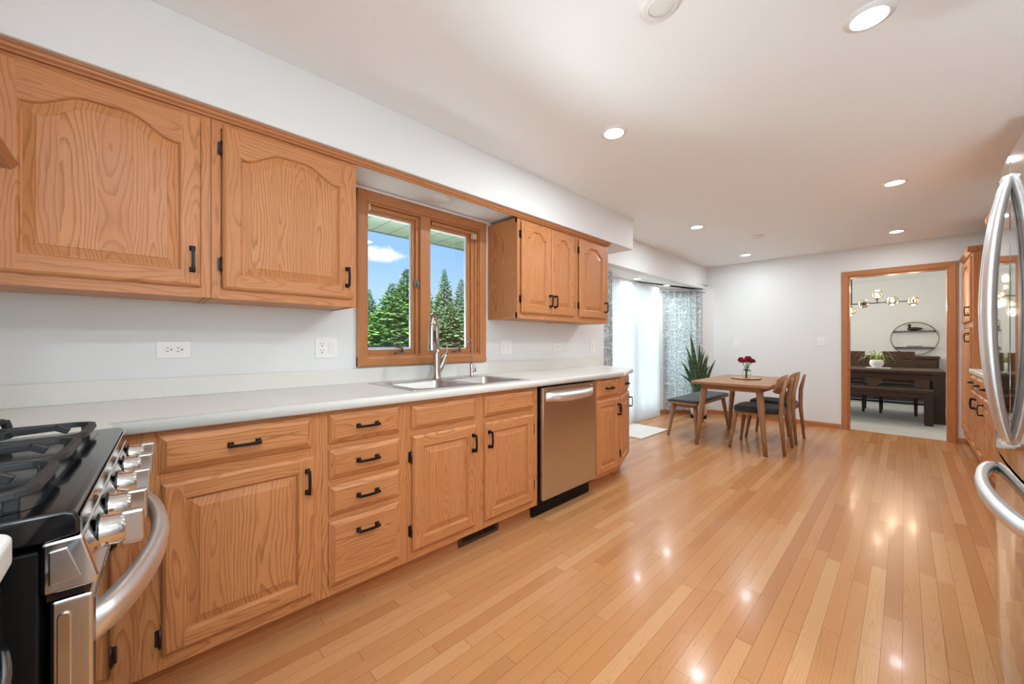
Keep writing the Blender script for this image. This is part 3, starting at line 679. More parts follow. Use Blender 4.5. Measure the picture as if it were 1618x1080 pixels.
# rolled front lip
LP = [(0.0, -0.038)] + [(0.006 * 1 + 0.010 * sin(a * pi / 10), -0.012 + 0.012 * cos(a * pi / 10)) for a in range(6)][::-1] + [(0.0, 0.0)]
LP = [(-0.002, -0.040), (0.010, -0.040), (0.015, -0.036), (0.016, -0.020), (0.015, -0.010), (0.011, -0.003), (0.004, 0.0005), (-0.002, 0.0006)]
mb = MB().prism(LP, lambda p, t: (0.640 + p[0] - .004, t, CZT + p[1]), -0.065, 2.872, smooth=True)
mb.build('front_edge', COUNTER, wt)
dv2 = (Vector((ce[0], ce[1], 0)) - Vector((0.640, 2.872, 0))).normalized(); n2 = Vector((dv2.y, -dv2.x, 0)); L2 = (Vector((ce[0], ce[1], 0)) - Vector((0.640, 2.872, 0))).length
MB().prism(LP, lambda p, t: tuple(Vector((0.640, 2.872, CZT)) + dv2 * t + n2 * (p[0] - .004) + Vector((0, 0, p[1]))), 0, L2, smooth=True).build('front_edge', COUNTER, wt)
MB().box(0.0015, -0.70, CZT, 0.019, 3.540, 0.998).build('backsplash', COUNTER, wt, bevel=0.003)

sk = thing('kitchen_sink', 'stainless double-bowl drop-in sink below the window', 'sink', (0, 0, 0))
RX0, RX1, RY0, RY1 = 0.075, 0.585, 0.962, 1.805; zt = CZT + .003
B1 = (0.200, 0.550, 1.020, 1.370); B2 = (0.200, 0.550, 1.412, 1.765)
mb = MB()
for x0, x1, y0, y1 in ((RX0, B1[0], RY0, RY1), (B1[1], RX1, RY0, RY1), (B1[0], B1[1], RY0, B1[2]), (B1[0], B1[1], B1[3], B2[2]), (B1[0], B1[1], B2[3], RY1)):
    mb.box(x0, y0, CZT - .002, x1, y1, zt)
mb.build('rim', SINKM, sk, bevel=0.001)
def rrect(x0, x1, y0, y1, r, z, n=5):
    pts = []
    for cx_, cy_, a_ in ((x1 - r, y1 - r, 0), (x0 + r, y1 - r, 90), (x0 + r, y0 + r, 180), (x1 - r, y0 + r, 270)):
        for i in range(n + 1): t = radians(a_ + 90 * i / n); pts.append((cx_ + r * cos(t), cy_ + r * sin(t), z))
    return pts
for B in (B1, B2):
    R = [rrect(B[0] - .004, B[1] + .004, B[2] - .004, B[3] + .004, .008, zt + .0006), rrect(*B, .045, zt - .004), rrect(B[0] + .006, B[1] - .006, B[2] + .006, B[3] - .006, .05, zt - .15), rrect(B[0] + .03, B[1] - .03, B[2] + .03, B[3] - .03, .05, zt - .18)]
    mb = MB(); mb.rings(R, caps=False); mb.add(R[-1], [tuple(range(len(R[-1])))]); bo = mb.build('bowl', SINKM, sk)
    MB().lathe([(.001, zt - .1785), (.035, zt - .1785), (.042, zt - .176), (.044, zt - .1795)], ((B[0] + B[1]) / 2, (B[2] + B[3]) / 2, 0), 20, caps=False).build('drain', CHROME, bo)

fa = thing('kitchen_faucet', 'tall brushed nickel pull-down faucet between the two sink bowls', 'faucet', (0.125, 1.402, zt), radians(0))
MB().lathe([(.030, 0), (.030, .004), (.027, .010), (.0245, .06), (.022, .12), (.0195, .17), (.0185, .20)], n=24).build('body', NICKEL, fa)
pth = []
d_ = Vector((0.72, -0.69, 0)).normalized()
for i in range(19):
    a = pi * i / 18; pth.append(tuple(d_ * (0.085 - 0.085 * cos(a)) + Vector((0, 0, 0.335 + 0.075 * sin(a)))))
pth = [(0, 0, .19), (0, 0, .27)] + pth
MB().tube(pth, [.0165, .0150] + [.0135] * 19, 16).build('spout', NICKEL, fa)
hb = d_ * 0.17
mb = MB().lathe([(.0135, .350), (.0165, .335), (.019, .29), (.021, .245), (.0265, .195), (.0275, .186), (.022, .184)], tuple(hb), 24)
hd = mb.build('spray_head', NICKEL, fa)
MB().box(hb.x + .012, hb.y + .008, .235, hb.x + .0215, hb.y + .018, .31).build('spray_button', DARKSLOT, hd, bevel=.002)
mb = MB().tube([(0, 0.012, .045), (.004, .030, .075), (.006, .050, .115), (.006, .062, .145), (.004, .070, .165)], [.016, .019, .018, .014, .0125], 14)
mb.build('valve', NICKEL, fa)
MB().tube([(0, .020, .130), (.004, .045, .150), (.004, .070, .168), (.002, .078, .185), (.0, .079, .205), (0, .0765, .232)], [.006, .008, .009, .007, .0055, .0045], 12).build('lever', NICKEL, fa)
ff = thing('filter_faucet', 'slim gooseneck drinking-water faucet at the back of the right sink bowl', 'faucet', (0.125, 1.692, zt))
MB().lathe([(.016, 0), (.0155, .004), (.0125, .008), (.0120, .085), (.009, .090)], n=20).build('body', NICKEL, ff)
d3 = Vector((0.5, -0.86, 0)).normalized(); pth = [(0, 0, .08), (0, 0, .22)]
for i in range(1, 15):
    a = pi * 0.88 * i / 14; pth.append(tuple(d3 * (.038 - .038 * cos(a)) + Vector((0, 0, .22 + .042 * sin(a)))))
MB().tube(pth, .0048, 10).build('spout', NICKEL, ff)
MB().tube([(0, .008, .040), (.0, .034, .040)], .0115, 14).tube([(0, .03, .040), (0, .031, .085)], .0035, 8).build('tap_lever', NICKEL, ff)

# ------------------------------------------------------------------ outlets and switches
def plate(name, label, cat, loc, rz, w, h, parts, group):
    t = thing(name, label, cat, loc, rz, group)
    pl = MB().box(0, -w / 2, -h / 2, .005, w / 2, h / 2).build('cover_plate', WHITE, t, bevel=.002)
    for kind, u, v, rot in parts:
        if kind == 'duplex':
            m_ = Matrix.Translation((0, u, v)) @ Matrix.Rotation(rot, 4, 'X')
            MB().box(.004, -.0165, -.033, .0068, .0165, .033).xf(m_).build('receptacle', WHITE, t, bevel=.001)
            q = MB()
            for s_ in (-1, 1):
                q.box(.0066, -.0085, s_ * .018 - .001, .0072, -.006, s_ * .018 + .009).box(.0066, .006, s_ * .018 - .001, .0072, .0085, s_ * .018 + .007)
                q.lathe([(.0001, .0073), (.0032, .0073), (.0032, .0066)], (0, 0, s_ * .018 - .009), 10, axis='x', caps=False)
            q.xf(m_).build('slot', DARKSLOT, t)
        elif kind == 'rocker':
            MB().box(.004, u - .0165, v - .033, .006, u + .0165, v + .033).build('rocker_frame', WHITE, t, bevel=.001)
            MB().prism([(.005, -.030), (.0075, -.030), (.011, .030), (.005, .030)], lambda p, q_: (p[0], u + q_, v + p[1]), -.0145, .0145).build('rocker', WTRIM, t, bevel=.0008)
        elif kind == 'toggle':
            MB().box(.004, u - .005, v - .012, .006, u + .005, v + .012).build('toggle_slot', DARKSLOT if False else WTRIM, t); MB().obox((.005, u, v), (.017, u, v + .008), .008, .007).build('toggle', WTRIM, t, bevel=.001)
    return t
GO = 'white wall plates above the worktop'
plate('outlet', 'white horizontal double outlet on the wall under the widest wall cabinet', 'outlet', (0.0005, 0.110, 1.120), 0, .117, .076, [('duplex', 0, 0, radians(90))], GO)
plate('outlet', 'white two-gang plate with outlet and rocker switch, left of the window', 'outlet', (0.0005, 0.754, 1.124), 0, .117, .117, [('duplex', -.024, 0, 0), ('rocker', .024, 0, 0)], GO)
plate('outlet', 'white two-gang plate with two rocker switches, right of the window', 'light switch', (0.0005, 2.144, 1.116), 0, .122, .117, [('rocker', -.024, 0, 0), ('rocker', .024, 0, 0)], GO)
plate('outlet', 'small white horizontal outlet under the two-door wall cabinet', 'outlet', (0.0005, 2.803, 1.114), 0, .117, .076, [('duplex', 0, 0, radians(90))], GO)
plate('outlet', 'white single outlet plate near the end of the backsplash', 'outlet', (0.0005, 3.386, 1.115), 0, .08, .120, [('duplex', 0, 0, 0)], GO)
GS = 'white switch plates on the far wall'
plate('light_switch', 'white switch plate on the far wall above the flowers', 'light switch', (0.43, 6.7195, 1.170), radians(-90), .075, .115, [('rocker', 0, 0, 0)], GS)
plate('light_switch', 'white switch plate on the far wall beside the doorway', 'light switch', (1.470, 6.7195, 1.172), radians(-90), .085, .125, [('rocker', 0, 0, 0)], GS)

# ================================================================== DISHWASHER
dw = thing('dishwasher', 'stainless steel dishwasher with a bowed bar handle, set in the base cabinets', 'dishwasher', (BF, 1.850, 0))
MB().box(-.55, .004, .10, -.002, .645, .868).build('tub', BLKMAT, dw)
def bowed(y0, y1, z0, z1, xo, bul, n=10, th=.03):
    prof = [(xo + bul * (1 - (2 * i / n - 1) ** 2), y0 + (y1 - y0) * i / n) for i in range(n + 1)]
    return [(xo - th, y0)] + prof + [(xo - th, y1)]
dd = MB().box(.002, .017, .125, .034, .620, .860).build('door', STEEL, dw, bevel=.006, seg=3)
R = []
for i in range(17):
    t_ = i / 16; yv = .048 + .535 * t_; o = .036 + .040 * (1 - (2 * t_ - 1) ** 4); dz_ = -.010 * (1 - (2 * t_ - 1) ** 2)
    R.append([(o - .012, yv, .770 + dz_), (o, yv, .768 + dz_), (o + .004, yv, .790 + dz_), (o + .001, yv, .822 + dz_ * .5), (o - .010, yv, .824 + dz_ * .5)])
MB().rings(R, smooth=True).build('handle', STEELH, dd)
MB().lathe([(.0001, .0348), (.007, .0348), (.008, .034)], (0, .045, .842), 16, axis='x', caps=False).build('round_badge', CHROME, dd)
mb = MB()
for i in range(4): mb.box(.0335, .545 + i * .010, .838, .0346, .551 + i * .010, .842)
mb.build('indicator_marks', WTRIM, dd)
MB().box(-.052, .0, .0, -.045, .645, .115).build('toe_kick', BLKMAT, dw)
# ================================================================== GAS RANGE (front towards +y, root at its front corner nearest the camera)
rg = thing('gas_range', 'slide-in gas range in stainless steel and black with cast-iron grates, at the left edge', 'stove', (1.475, -0.060, 0), radians(-2.5))
RL = 0.69
MB().box(-RL, -.64, .03, -.001, -.036, .872).build('body', BLKMAT, rg, bevel=.003)
mb = MB()
FR = [(-.64, .880), (-.64, .918), (-.012, .921), (-.003, .917), (.001, .906), (.001, .886), (-.03, .882)]
mb.prism(FR, lambda p, t: (t, p[0], p[1]), -RL, 0.004)
ck = mb.build('cooktop', BLKEN, rg, bevel=.004, seg=3)
mb = MB(); mb.add(rrect(-RL + .025, -.028, -.61, -.042, .03, .9215), [tuple(range(24))]); mb.build('burner_well', flat('well_enamel', (0.02, 0.024, 0.026), 0.16, spec=0.7), ck)
MB().box(-RL + .004, .0008, .884, -.002, .0026, .912).build('front_trim', CHROME, rg)
CPF = [(-.034, .882), (.004, .884), (.019, .822), (.016, .812), (-.034, .812)]
cp = MB().prism(CPF, lambda p, t: (t, p[0], p[1]), -RL, .004).build('control_panel', CHROME, rg, bevel=.004, seg=3)
MB().prism([(-.027, .870), (-.010, .872), (.004, .828), (-.027, .824)], lambda p, t: (t, p[0], p[1]), .003, .0065).build('end_emboss', STEEL, cp, bevel=.0018)
for i, kx in enumerate((-.082, -.197, -.351, -.501, -.640)):
    k = MB().lathe([(.024, .010), (.025, .013), (.0235, .016), (.0235, .034), (.0215, .036), (.0215, .041)], (kx, 0, .853), 26, axis='y').build('knob', CHROME, rg)
    MB().lathe([(.0285, .009), (.0285, .0125), (.024, .0128)], (kx, 0, .853), 26, axis='y').build('knob_ring', BLKEN, k)
    MB().box(kx - .0085, .034, .826, kx + .0085, .062, .879).build('grip', STEEL, k, bevel=.004, seg=3)
    if i < 3:
        dm = MB(); e1 = Vector((0, 1, 0)); e2 = Vector((-.57, 0, .82)); c0 = Vector((kx + .0236 * .82, .021, .853 - .0236 * .57))
        dm.tube([c0 + e2 * (.0022 * sin(2 * pi * q / 14) + .0015) + e1 * (.0018 * cos(2 * pi * q / 14)) for q in range(14)], .0004, 5, closed=True).tube([c0 + e1 * .0018 + e2 * .0015, c0 + e1 * .0016 - e2 * .002, c0 - e2 * .0036], .0004, 5)
        dm.build('dial_mark', BLKMAT, k)
MB().box(-RL + .004, -.030, .800, -.004, .004, .811).build('vent_gap', BLKEN, rg)
od = MB().box(-RL + .002, -.027, .180, -.002, .013, .798).build('oven_door', STEEL, rg, bevel=.004, seg=3)
MB().box(-RL + .012, .0115, .192, -.012, .0145, .785).build('door_glass', flat('mirror_black_glass', (0.01, 0.01, 0.011), 0.03, spec=1.0, coat=1.0, coatr=0.02), od)
mb = MB(); mb.prism([(-.014 + .0065 * cos(a * pi / 8), .775 + .0065 * sin(a * pi / 8)) for a in range(9)] + [(-.0205, .215), (-.0075, .215)], lambda p, t: (t, p[0], p[1]), -.0025, .0005)
mb.build('end_emboss', CHROME, od, bevel=.001)
R = []
for i in range(25):
    t_ = i / 24; xx = -.012 - .660 * t_; o = .016 + .074 * (1 - (2 * t_ - 1) ** 2) ** 0.85
    R.append([(xx, o - .022, .725), (xx, o, .722), (xx, o + .003, .742), (xx, o - .001, .761), (xx, o - .022, .764), (xx, o - .028, .746)])
R[0] = [(p[0], p[1] - .002, p[2]) for p in R[0]]
MB().rings(R, smooth=True).build('door_handle', STEELH, od)
dr = MB().prism([(-.030, .035), (.010, .035), (.018, .10), (.012, .168), (-.030, .168)], lambda p, t: (t, p[0], p[1]), -RL + .002, -.002).build('storage_drawer', STEEL, rg, bevel=.004)
MB().box(-RL + .02, -.58, 0, -.02, -.06, .035).build('base', BLKMAT, rg)
# grates: three cast-iron sections, burners under them
def rr2(x0, x1, y0, y1, r, z, n=4): return rrect(x0, x1, y0, y1, r, z, n)
gw = (RL - .05) / 3
GP = [(-.007, -.007), (.007, -.007), (.0055, .007), (-.0055, .007)]
for gi in range(3):
    x1 = -.024 - gi * gw; x0 = x1 - gw + .003
    g = MB(); zt_ = .950
    g.sweep(rr2(x0 + .008, x1 - .008, -.602, -.052, .035, zt_ - .006, 5), [(-.008, -.006), (.008, -.006), (.006, .006), (-.006, .006)], closed=True)
    xm = (x0 + x1) / 2
    g.obox((x0 + .01, -.340, zt_ - .006), (x1 - .01, -.340, zt_ - .006), .011, .012)
    for cyy in (-.210, -.470):
        ring = [(xm + .042 * cos(a * pi / 9), cyy + .042 * sin(a * pi / 9), zt_) for a in range(18)]
        g.sweep(ring, [(-.006, -.008), (.006, -.008), (.004, .007), (-.004, .007)], closed=True)
        for dx, dy, ln in ((1, 0, (gw / 2 - .012)), (-1, 0, (gw / 2 - .012)), (0, 1, .128), (0, -1, .128)):
            g.obox((xm + dx * .040, cyy + dy * .040, zt_ + .001), (xm + dx * (ln * .85), cyy + dy * (ln * .85), zt_ + .005), .011, .014)
            g.obox((xm + dx * (ln * .85), cyy + dy * (ln * .85), zt_ + .005), (xm + dx * ln, cyy + dy * ln, zt_ - .006), .011, .014)
    for cx_, cy_ in ((x0 + .012, -.590), (x1 - .012, -.590), (x0 + .016, -.066), (x1 - .016, -.066), (x0 + .012, -.34), (x1 - .012, -.34)):
        g.obox((cx_, cy_, .921), (cx_, cy_, zt_ - .006), .012, .014)
    if gi == 2:
        for yy_ in (-.21, -.36, -.50): g.obox((x0 + .014, yy_ - .02, zt_ - .002), (x0 - .012, yy_ + .012, zt_ + .016), .013, .012).obox((x0 - .012, yy_ + .012, zt_ + .016), (x0 - .018, yy_ + .016, zt_ - .004), .013, .012)
    g.build('grate', CAST, rg, bevel=.002)
    for cyy in (-.210, -.470):
        MB().lathe([(.038, .9216), (.036, .930), (.030, .933)], (xm, cyy, 0), 24).build('burner_base', CHROME, rg)
        MB().lathe([(.029, .932), (.030, .938), (.026, .942)], (xm, cyy, 0), 24).build('burner_cap', CAST, rg)
gp = MB().prism([(0.630, -0.60), (0.768, -0.60), (0.772, -0.085), (0.755, -0.055), (0.69, -0.055)], lambda p, t: (p[0], p[1], t), CZT, CZT + .003)
tag(gp.build('stove_gap_cover', flat('cream_silicone', (0.70, 0.69, 0.63), 0.3)), 'thin translucent gap strip lying on the worktop along the far side of the range', 'gap cover')
# wooden range hood above the range
hd = thing('range_hood', 'wooden range hood trim corner above the range, cut by the left edge of the picture', 'range hood', (0.78, -0.72, 0))
MB().prism([(0, 1.60), (.30, 1.60), (.12, 2.08), (0, 2.08)], lambda p, t: (t, p[0], p[1]), .04, .70).build('canopy', OV, hd)
MB().prism([(0, 1.565), (.500, 1.565), (.511, 1.580), (.500, 1.605), (0, 1.605)], lambda p, t: (t, p[0], p[1]), 0, .74).build('shelf_moulding', OTRIMX, hd)
MB().box(.03, .05, 1.545, .71, .46, 1.566).build('filter_housing', STEEL, hd)
# short worktop and black appliance on the near side of the range
def stub_outline():
    pts = [(1.482, -.72), (2.02, -.72), (2.02, -.112)]
    for i in range(7): a = radians(90 + 90 * i / 6); pts.append((1.482 + .03 + .03 * cos(a), -.142 + .03 * sin(a)))
    return pts
o = MB().prism(stub_outline(), lambda p, t: (p[0], p[1], t), .874, .914).build('worktop', COUNTER, bevel=.008, seg=4)
tag(o, 'short cream worktop with a rounded corner on the near side of the range', 'worktop')
ap = thing('trash_compactor', 'black built-in appliance with a bowed handle below the short worktop', 'appliance', (1.52, -.128, 0))
MB().box(0, -.55, .09, .38, 0, .872).build('body', BLKMAT, ap, bevel=.003)
MB().box(.01, .0, .10, .37, .012, .862).build('front_panel', BLKEN, ap, bevel=.003)
R = []
for i in range(13):
    t_ = i / 12; xx = .036 + .28 * t_; o_ = .016 + .020 * (1 - (2 * t_ - 1) ** 2)
    R.append([(xx, o_ - .012, .790), (xx, o_, .788), (xx, o_ + .002, .806), (xx, o_ - .010, .812)])
MB().rings(R, smooth=True).build('handle', flat('dark_bar', (0.09, 0.09, 0.095), 0.2, 0.9), ap)
MB().box(.02, -.50, 0, .36, -.06, .09).build('toe_kick', BLKMAT, ap)

# ================================================================== REFRIGERATOR (front towards -x)
fr = thing('refrigerator', 'tall stainless french-door refrigerator with long bowed handles, at the right edge', 'refrigerator', (2.503, 1.94, 0))
def fx(y): return 0.018 * (y / .46) ** 2
def fpanel(y0, y1, z0, z1, th=.07, n=12):
    pr = [(fx(y0 + (y1 - y0) * i / n), y0 + (y1 - y0) * i / n) for i in range(n + 1)]
    pr = [(pr[0][0] + .006, y0)] + [(pr[0][0], y0 + .006)] + pr[1:-1] + [(pr[-1][0], y1 - .006), (pr[-1][0] + .006, y1)] + [(th + .02, y1), (th + .02, y0)]
    return MB().prism(pr, lambda p, t: (p[0], p[1], t), z0, z1)
MB().box(.10, -.455, .02, .80, .455, 1.745).build('cabinet_body', flat('fridge_side', (0.35, 0.35, 0.35), 0.4, 0.5), fr, bevel=.004)
MB().box(.06, -.45, 0, .75, .45, .03).build('base', BLKMAT, fr)
for sg in (1, -1):
    d = fpanel(.0025 if sg > 0 else -.457, .457 if sg > 0 else -.0025, .765, 1.735).build('door', STEELF, fr)
    R = []
    for i in range(41):
        t_ = i / 40; zz = .838 + .822 * t_; b_ = (1 - (2 * t_ - 1) ** 2); o_ = -.004 - .046 * b_ ** .8; yc = sg * (.018 + .010 * b_); hw = .013 + .003 * b_
        R.append([(o_ - .010, yc - hw * .5, zz), (o_ - .010, yc + hw * .5, zz), (o_ - .002, yc + hw, zz), (o_ + .013 + .008 * b_, yc + hw, zz), (o_ + .013 + .008 * b_, yc - hw, zz), (o_ - .002, yc - hw, zz)])
    MB().rings(R, smooth=True).obox((.006, sg * .016, .842), (-.014, sg * .016, .850), .024, .03).obox((.006, sg * .016, 1.655), (-.014, sg * .016, 1.648), .024, .03).build('door_handle', STEELH, d)
d = fpanel(-.457, .457, .035, .755).build('freezer_drawer', STEELF, fr)
R = []
for i in range(41):
    t_ = i / 40; yv = -.40 + .80 * t_; b_ = (1 - (2 * t_ - 1) ** 2); o_ = fx(yv) - .008 - .044 * b_ ** .6
    R.append([(o_ - .010, yv, .660), (o_ - .013, yv, .676), (o_ - .010, yv, .694), (o_ + .014, yv, .699), (o_ + .019, yv, .677), (o_ + .014, yv, .656)])
MB().rings(R, smooth=True).obox((fx(.40) + .004, .398, .677), (fx(.4) - .022, .392, .677), .03, .034).obox((fx(.40) + .004, -.398, .677), (fx(.4) - .022, -.392, .677), .03, .034).build('drawer_handle', STEELH, d)
MB().box(.03, -.44, .752, .09, .44, .768).build('door_gasket', BLKMAT, fr)
MB().box(.03, -.06, 1.735, .20, .06, 1.752).box(.03, .38, 1.735, .20, .45, 1.752).build('hinge_cover', BLKMAT, fr)

# ================================================================== CABINETS ON THE RIGHT WALL (front towards -x: local y runs back towards the camera)
RF = 2.742; RD = 3.348 - RF
GR = 'oak cabinets on the refrigerator wall'
pt = cabinet('pantry_cabinet', 'tall oak pantry cabinet with two stacked doors, against the far wall by the doorway', (RF, 6.715, 0), .845, .10, 2.05, RD - .004, [(0, .04), (.755, .845)],
             [(.04, .755, .10, .14), (.04, .755, 1.31, 1.36), (.04, .755, 2.01, 2.05)], rz=pi, group=GR, y0=.001)
make_door(pt, .025, .775, 1.365, 2.02, arch=.06, stile=.06, handle=('R', 'bottom'), hinge='L')
make_door(pt, .025, .775, .185, 1.300, stile=.06, handle=('R', 'top'), hinge='L')
mb = MB()
CRP = [(-.02, 0), (.010, 0), (.014, .012), (.032, .030), (.038, .048), (-.02, .048)]
mb.prism(CRP, lambda p, t: (p[0], t, 2.05 + p[1]), .001, .883).prism(CRP, lambda p, t: (-t, .845 + p[0], 2.05 + p[1]), -.038, RD - .01)
mb.build('crown_moulding', OTRIM, pt)
yb = [5.868, 5.460, 5.010, 4.625]
labs = ('oak base cabinet with drawer and door, right of the tall pantry', 'oak base cabinet with drawer and door, middle of the three on the refrigerator wall', 'oak base cabinet with drawer and door, partly hidden behind the refrigerator handle')
for i in range(3):
    wv_ = yb[i] - yb[i + 1] - .001
    r = cabinet('base_cabinet', labs[i], (RF, yb[i], 0), wv_, .10, .858, RD - .004, [(0, .028), (wv_ - .028, wv_)], [(.028, wv_ - .028, .835, .858), (.028, wv_ - .028, .68, .72), (.028, wv_ - .028, .10, .14)], rz=pi, group=GR)
    make_drawer(r, .018, wv_ - .018, .710, .840); make_door(r, .018, wv_ - .018, .13, .690, handle=('R' if i == 0 else 'L', 'top'), hinge=('L' if i == 0 else 'R'))
o = MB().box(RF - .028, 4.628, .860, 3.346, 5.866, .898).build('worktop', COUNTER, bevel=.006, seg=3)
tag(o, 'pale worktop on the refrigerator-wall base cabinets, beside the pantry', 'worktop')
tc = cabinet('tall_cabinet', 'tall oak cabinet whose crown corner shows beside the refrigerator top', (RF, 4.620, 0), 1.25, .10, 2.05, RD - .004, [(0, .04), (.605, .645), (1.21, 1.25)],
             [(.04, 1.21, .10, .14), (.04, 1.21, 1.31, 1.36), (.04, 1.21, 2.01, 2.05)], rz=pi, group=GR, y0=.001)
for a in (.025, .635):
    make_door(tc, a, a + .59, 1.365, 2.02, arch=.06, stile=.06, handle=('L', 'bottom')); make_door(tc, a, a + .59, .185, 1.30, stile=.06, handle=('L', 'top'))
mb = MB(); mb.prism(CRP, lambda p, t: (p[0], t, 2.05 + p[1]), -.038, 1.25).prism(CRP, lambda p, t: (-t, -p[0], 2.05 + p[1]), -.038, RD - .01)
mb.build('crown_moulding', OTRIM, tc)

# added fill uplight, hidden behind the refrigerator to brighten the ceiling
tl = thing('added_uplight', 'added black fill uplight hidden in the gap behind the refrigerator', 'lamp', (2.92, 2.88, 0))
MB().lathe([(.001, 0), (.12, 0), (.12, .012), (.09, .022), (.075, .03), (.08, .10)], n=24).build('base', BLACK, tl)
MB().lathe([(.08, .10), (.105, .12), (.14, .30), (.137, .30), (.100, .125), (.02, .11)], n=32, caps=False).build('shade', WTRIM, tl)
l = bpy.data.lights.new('uplight_fill_lamp', 'AREA'); l.shape = 'DISK'; l.size = .24; l.energy = 6; l.color = (0.80, 0.92, 1.0)
o = bpy.data.objects.new('uplight_fill_lamp', l); COL.objects.link(o); o.parent = tl; o.location = (0, 0, .295); o.rotation_euler = (pi, 0, 0); o['kind'] = 'helper'

# ================================================================== BAY: CURTAINS AND MAT
SHEER, nt, b = new_mat('sheer_fabric')
lp = nt.node('ShaderNodeTexCoord').outputs['Object']
th = nt.noise(nt.vm('MULTIPLY', lp, (60.0, 60.0, 2.0)), 1.0, 2.0)
t1 = nt.node('ShaderNodeBsdfTranslucent', {0: (0.90, 0.93, 0.95, 1)}); t2 = nt.node('ShaderNodeBsdfDiffuse', {0: (0.88, 0.90, 0.92, 1)}); t3 = nt.node('ShaderNodeBsdfTransparent', {0: (1, 1, 1, 1)})
m1 = nt.node('ShaderNodeMixShader', {0: 0.45, 1: t1.outputs[0], 2: t2.outputs[0]}); m2 = nt.node('ShaderNodeMixShader', {0: nt.m('ADD', 0.12, nt.m('MULTIPLY', th, 0.14)), 1: m1.outputs[0], 2: t3.outputs[0]})
nt.l.new(m2.outputs[0], nt.n['Material Output'].inputs[0])
PAT, nt, b = new_mat('paisley_curtain_fabric')
uv = nt.node('ShaderNodeUVMap').outputs[0]
sx_, sy_, _ = nt.sep(uv)
wp = nt.vm('ADD', uv, nt.vm('MULTIPLY', nt.node('ShaderNodeTexNoise', {'Vector': uv, 'Scale': 7.0, 'Detail': 2.0}).outputs['Color'], (0.09, 0.09, 0)))
v1 = nt.node('ShaderNodeTexVoronoi', {'Vector': wp, 'Scale': 8.0, 'Randomness': 0.5}, feature='DISTANCE_TO_EDGE').outputs['Distance']
v2 = nt.node('ShaderNodeTexVoronoi', {'Vector': wp, 'Scale': 46.0}, feature='DISTANCE_TO_EDGE').outputs['Distance']
bands = nt.m('FRACT', nt.m('MULTIPLY', v1, 5.0))
lace = nt.m('MULTIPLY', nt.m('LESS_THAN', v2, 0.17), nt.m('GREATER_THAN', v1, 0.05))
outl = nt.m('LESS_THAN', nt.m('ABSOLUTE', nt.m('SUBTRACT', v1, 0.065)), 0.018)
v3 = nt.node('ShaderNodeTexVoronoi', {'Vector': wp, 'Scale': 8.0, 'Randomness': 0.5}).outputs['Distance']
rg_ = nt.m('LESS_THAN', nt.m('ABSOLUTE', nt.m('SUBTRACT', v3, 0.26)), 0.035)
msk = nt.m('MULTIPLY', nt.m('MAXIMUM', lace, nt.m('MULTIPLY', outl, 0.7)), nt.m('SUBTRACT', 1.0, nt.m('MULTIPLY', rg_, 0.9)))
patc = nt.mix(msk, (0.86, 0.885, 0.885), (0.46, 0.50, 0.52))
t1 = nt.node('ShaderNodeBsdfTranslucent', {0: patc}); t2 = nt.node('ShaderNodeBsdfDiffuse', {0: patc})
m1 = nt.node('ShaderNodeMixShader', {0: 0.40, 1: t1.outputs[0], 2: t2.outputs[0]}); nt.l.new(m1.outputs[0], nt.n['Material Output'].inputs[0])
def curtain(name, label, a, b_, z0, z1, folds, amp, mat, cat='curtain', group=None, fabric=1.8, jit=0.3):
    a = Vector((*a, 0)); b_ = Vector((*b_, 0)); d = b_ - a; Lc = d.length; d.normalize(); nn = Vector((-d.y, d.x, 0))
    nu, nv_ = folds * 10, 14; me = bpy.data.meshes.new(name); vs = []; fs = []; rnd = random.Random(hash(label) % 999)
    ph = [rnd.uniform(.6, 1.3) for _ in range(folds + 2)]; s_ = 0; px_ = None; S = []
    for j in range(nv_ + 1):
        v = j / nv_
        for i in range(nu + 1):
            u = i / nu; f = u * folds; k = int(f); am = amp * (ph[k] * (1 - (f - k)) + ph[k + 1] * (f - k)) * (0.75 + .35 * (1 - v))
            p = a + d * (u * Lc + .18 * amp * sin(4 * pi * f)) + nn * (am * sin(2 * pi * f + .35 * sin(3 * v + k)))
            vs.append((p.x, p.y, z0 + (z1 - z0) * v))
    for j in range(nv_):
        for i in range(nu): q = j * (nu + 1) + i; fs.append((q, q + 1, q + nu + 2, q + nu + 1))
    me.from_pydata(vs, [], fs); me.materials.append(mat)
    uvl = me.uv_layers.new(name='UVMap')
    for pl in me.polygons:
        pl.use_smooth = True
        for li in pl.loop_indices:
            vi = me.loops[li].vertex_index; i = vi % (nu + 1); j = vi // (nu + 1)
            uvl.data[li].uv = (i / nu * Lc * fabric, j / nv_ * (z1 - z0))
    o = bpy.data.objects.new(name, me); COL.objects.link(o)
    return tag(o, label, cat, group)
curtain('sheer_curtain', 'bright white sheer curtain panel hanging nearest the worktop end', (-.425, 4.42), (-.425, 5.145), .02, 2.010, 13, .014, SHEER, group='white sheer curtains in the bay')
curtain('sheer_curtain', 'white sheer curtain panel hanging next to the patterned curtain', (-.415, 5.13), (-.400, 5.80), .02, 2.010, 12, .016, SHEER, group='white sheer curtains in the bay')
e0 = Vector((-.50, 6.06, 0)) + nv * .075
curtain('patterned_curtain', 'grey and white paisley curtain hanging behind the snake plant', tuple((e0 + dv * .02)[:2]), tuple((e0 + dv * .66)[:2]), .075, 1.985, 6, .030, PAT, group='paisley curtains in the bay', fabric=1.7)
curtain('patterned_curtain', 'narrow gathered paisley curtain beside the end of the wall cabinets', (-.055, 3.735), (-.12, 3.93), .05, 1.985, 4, .028, PAT, group='paisley curtains in the bay', fabric=2.6)
t = thing('curtain_rod', 'slim pale curtain rail under the bay ceiling above the sheers', 'curtain rod', (0, 0, 0))
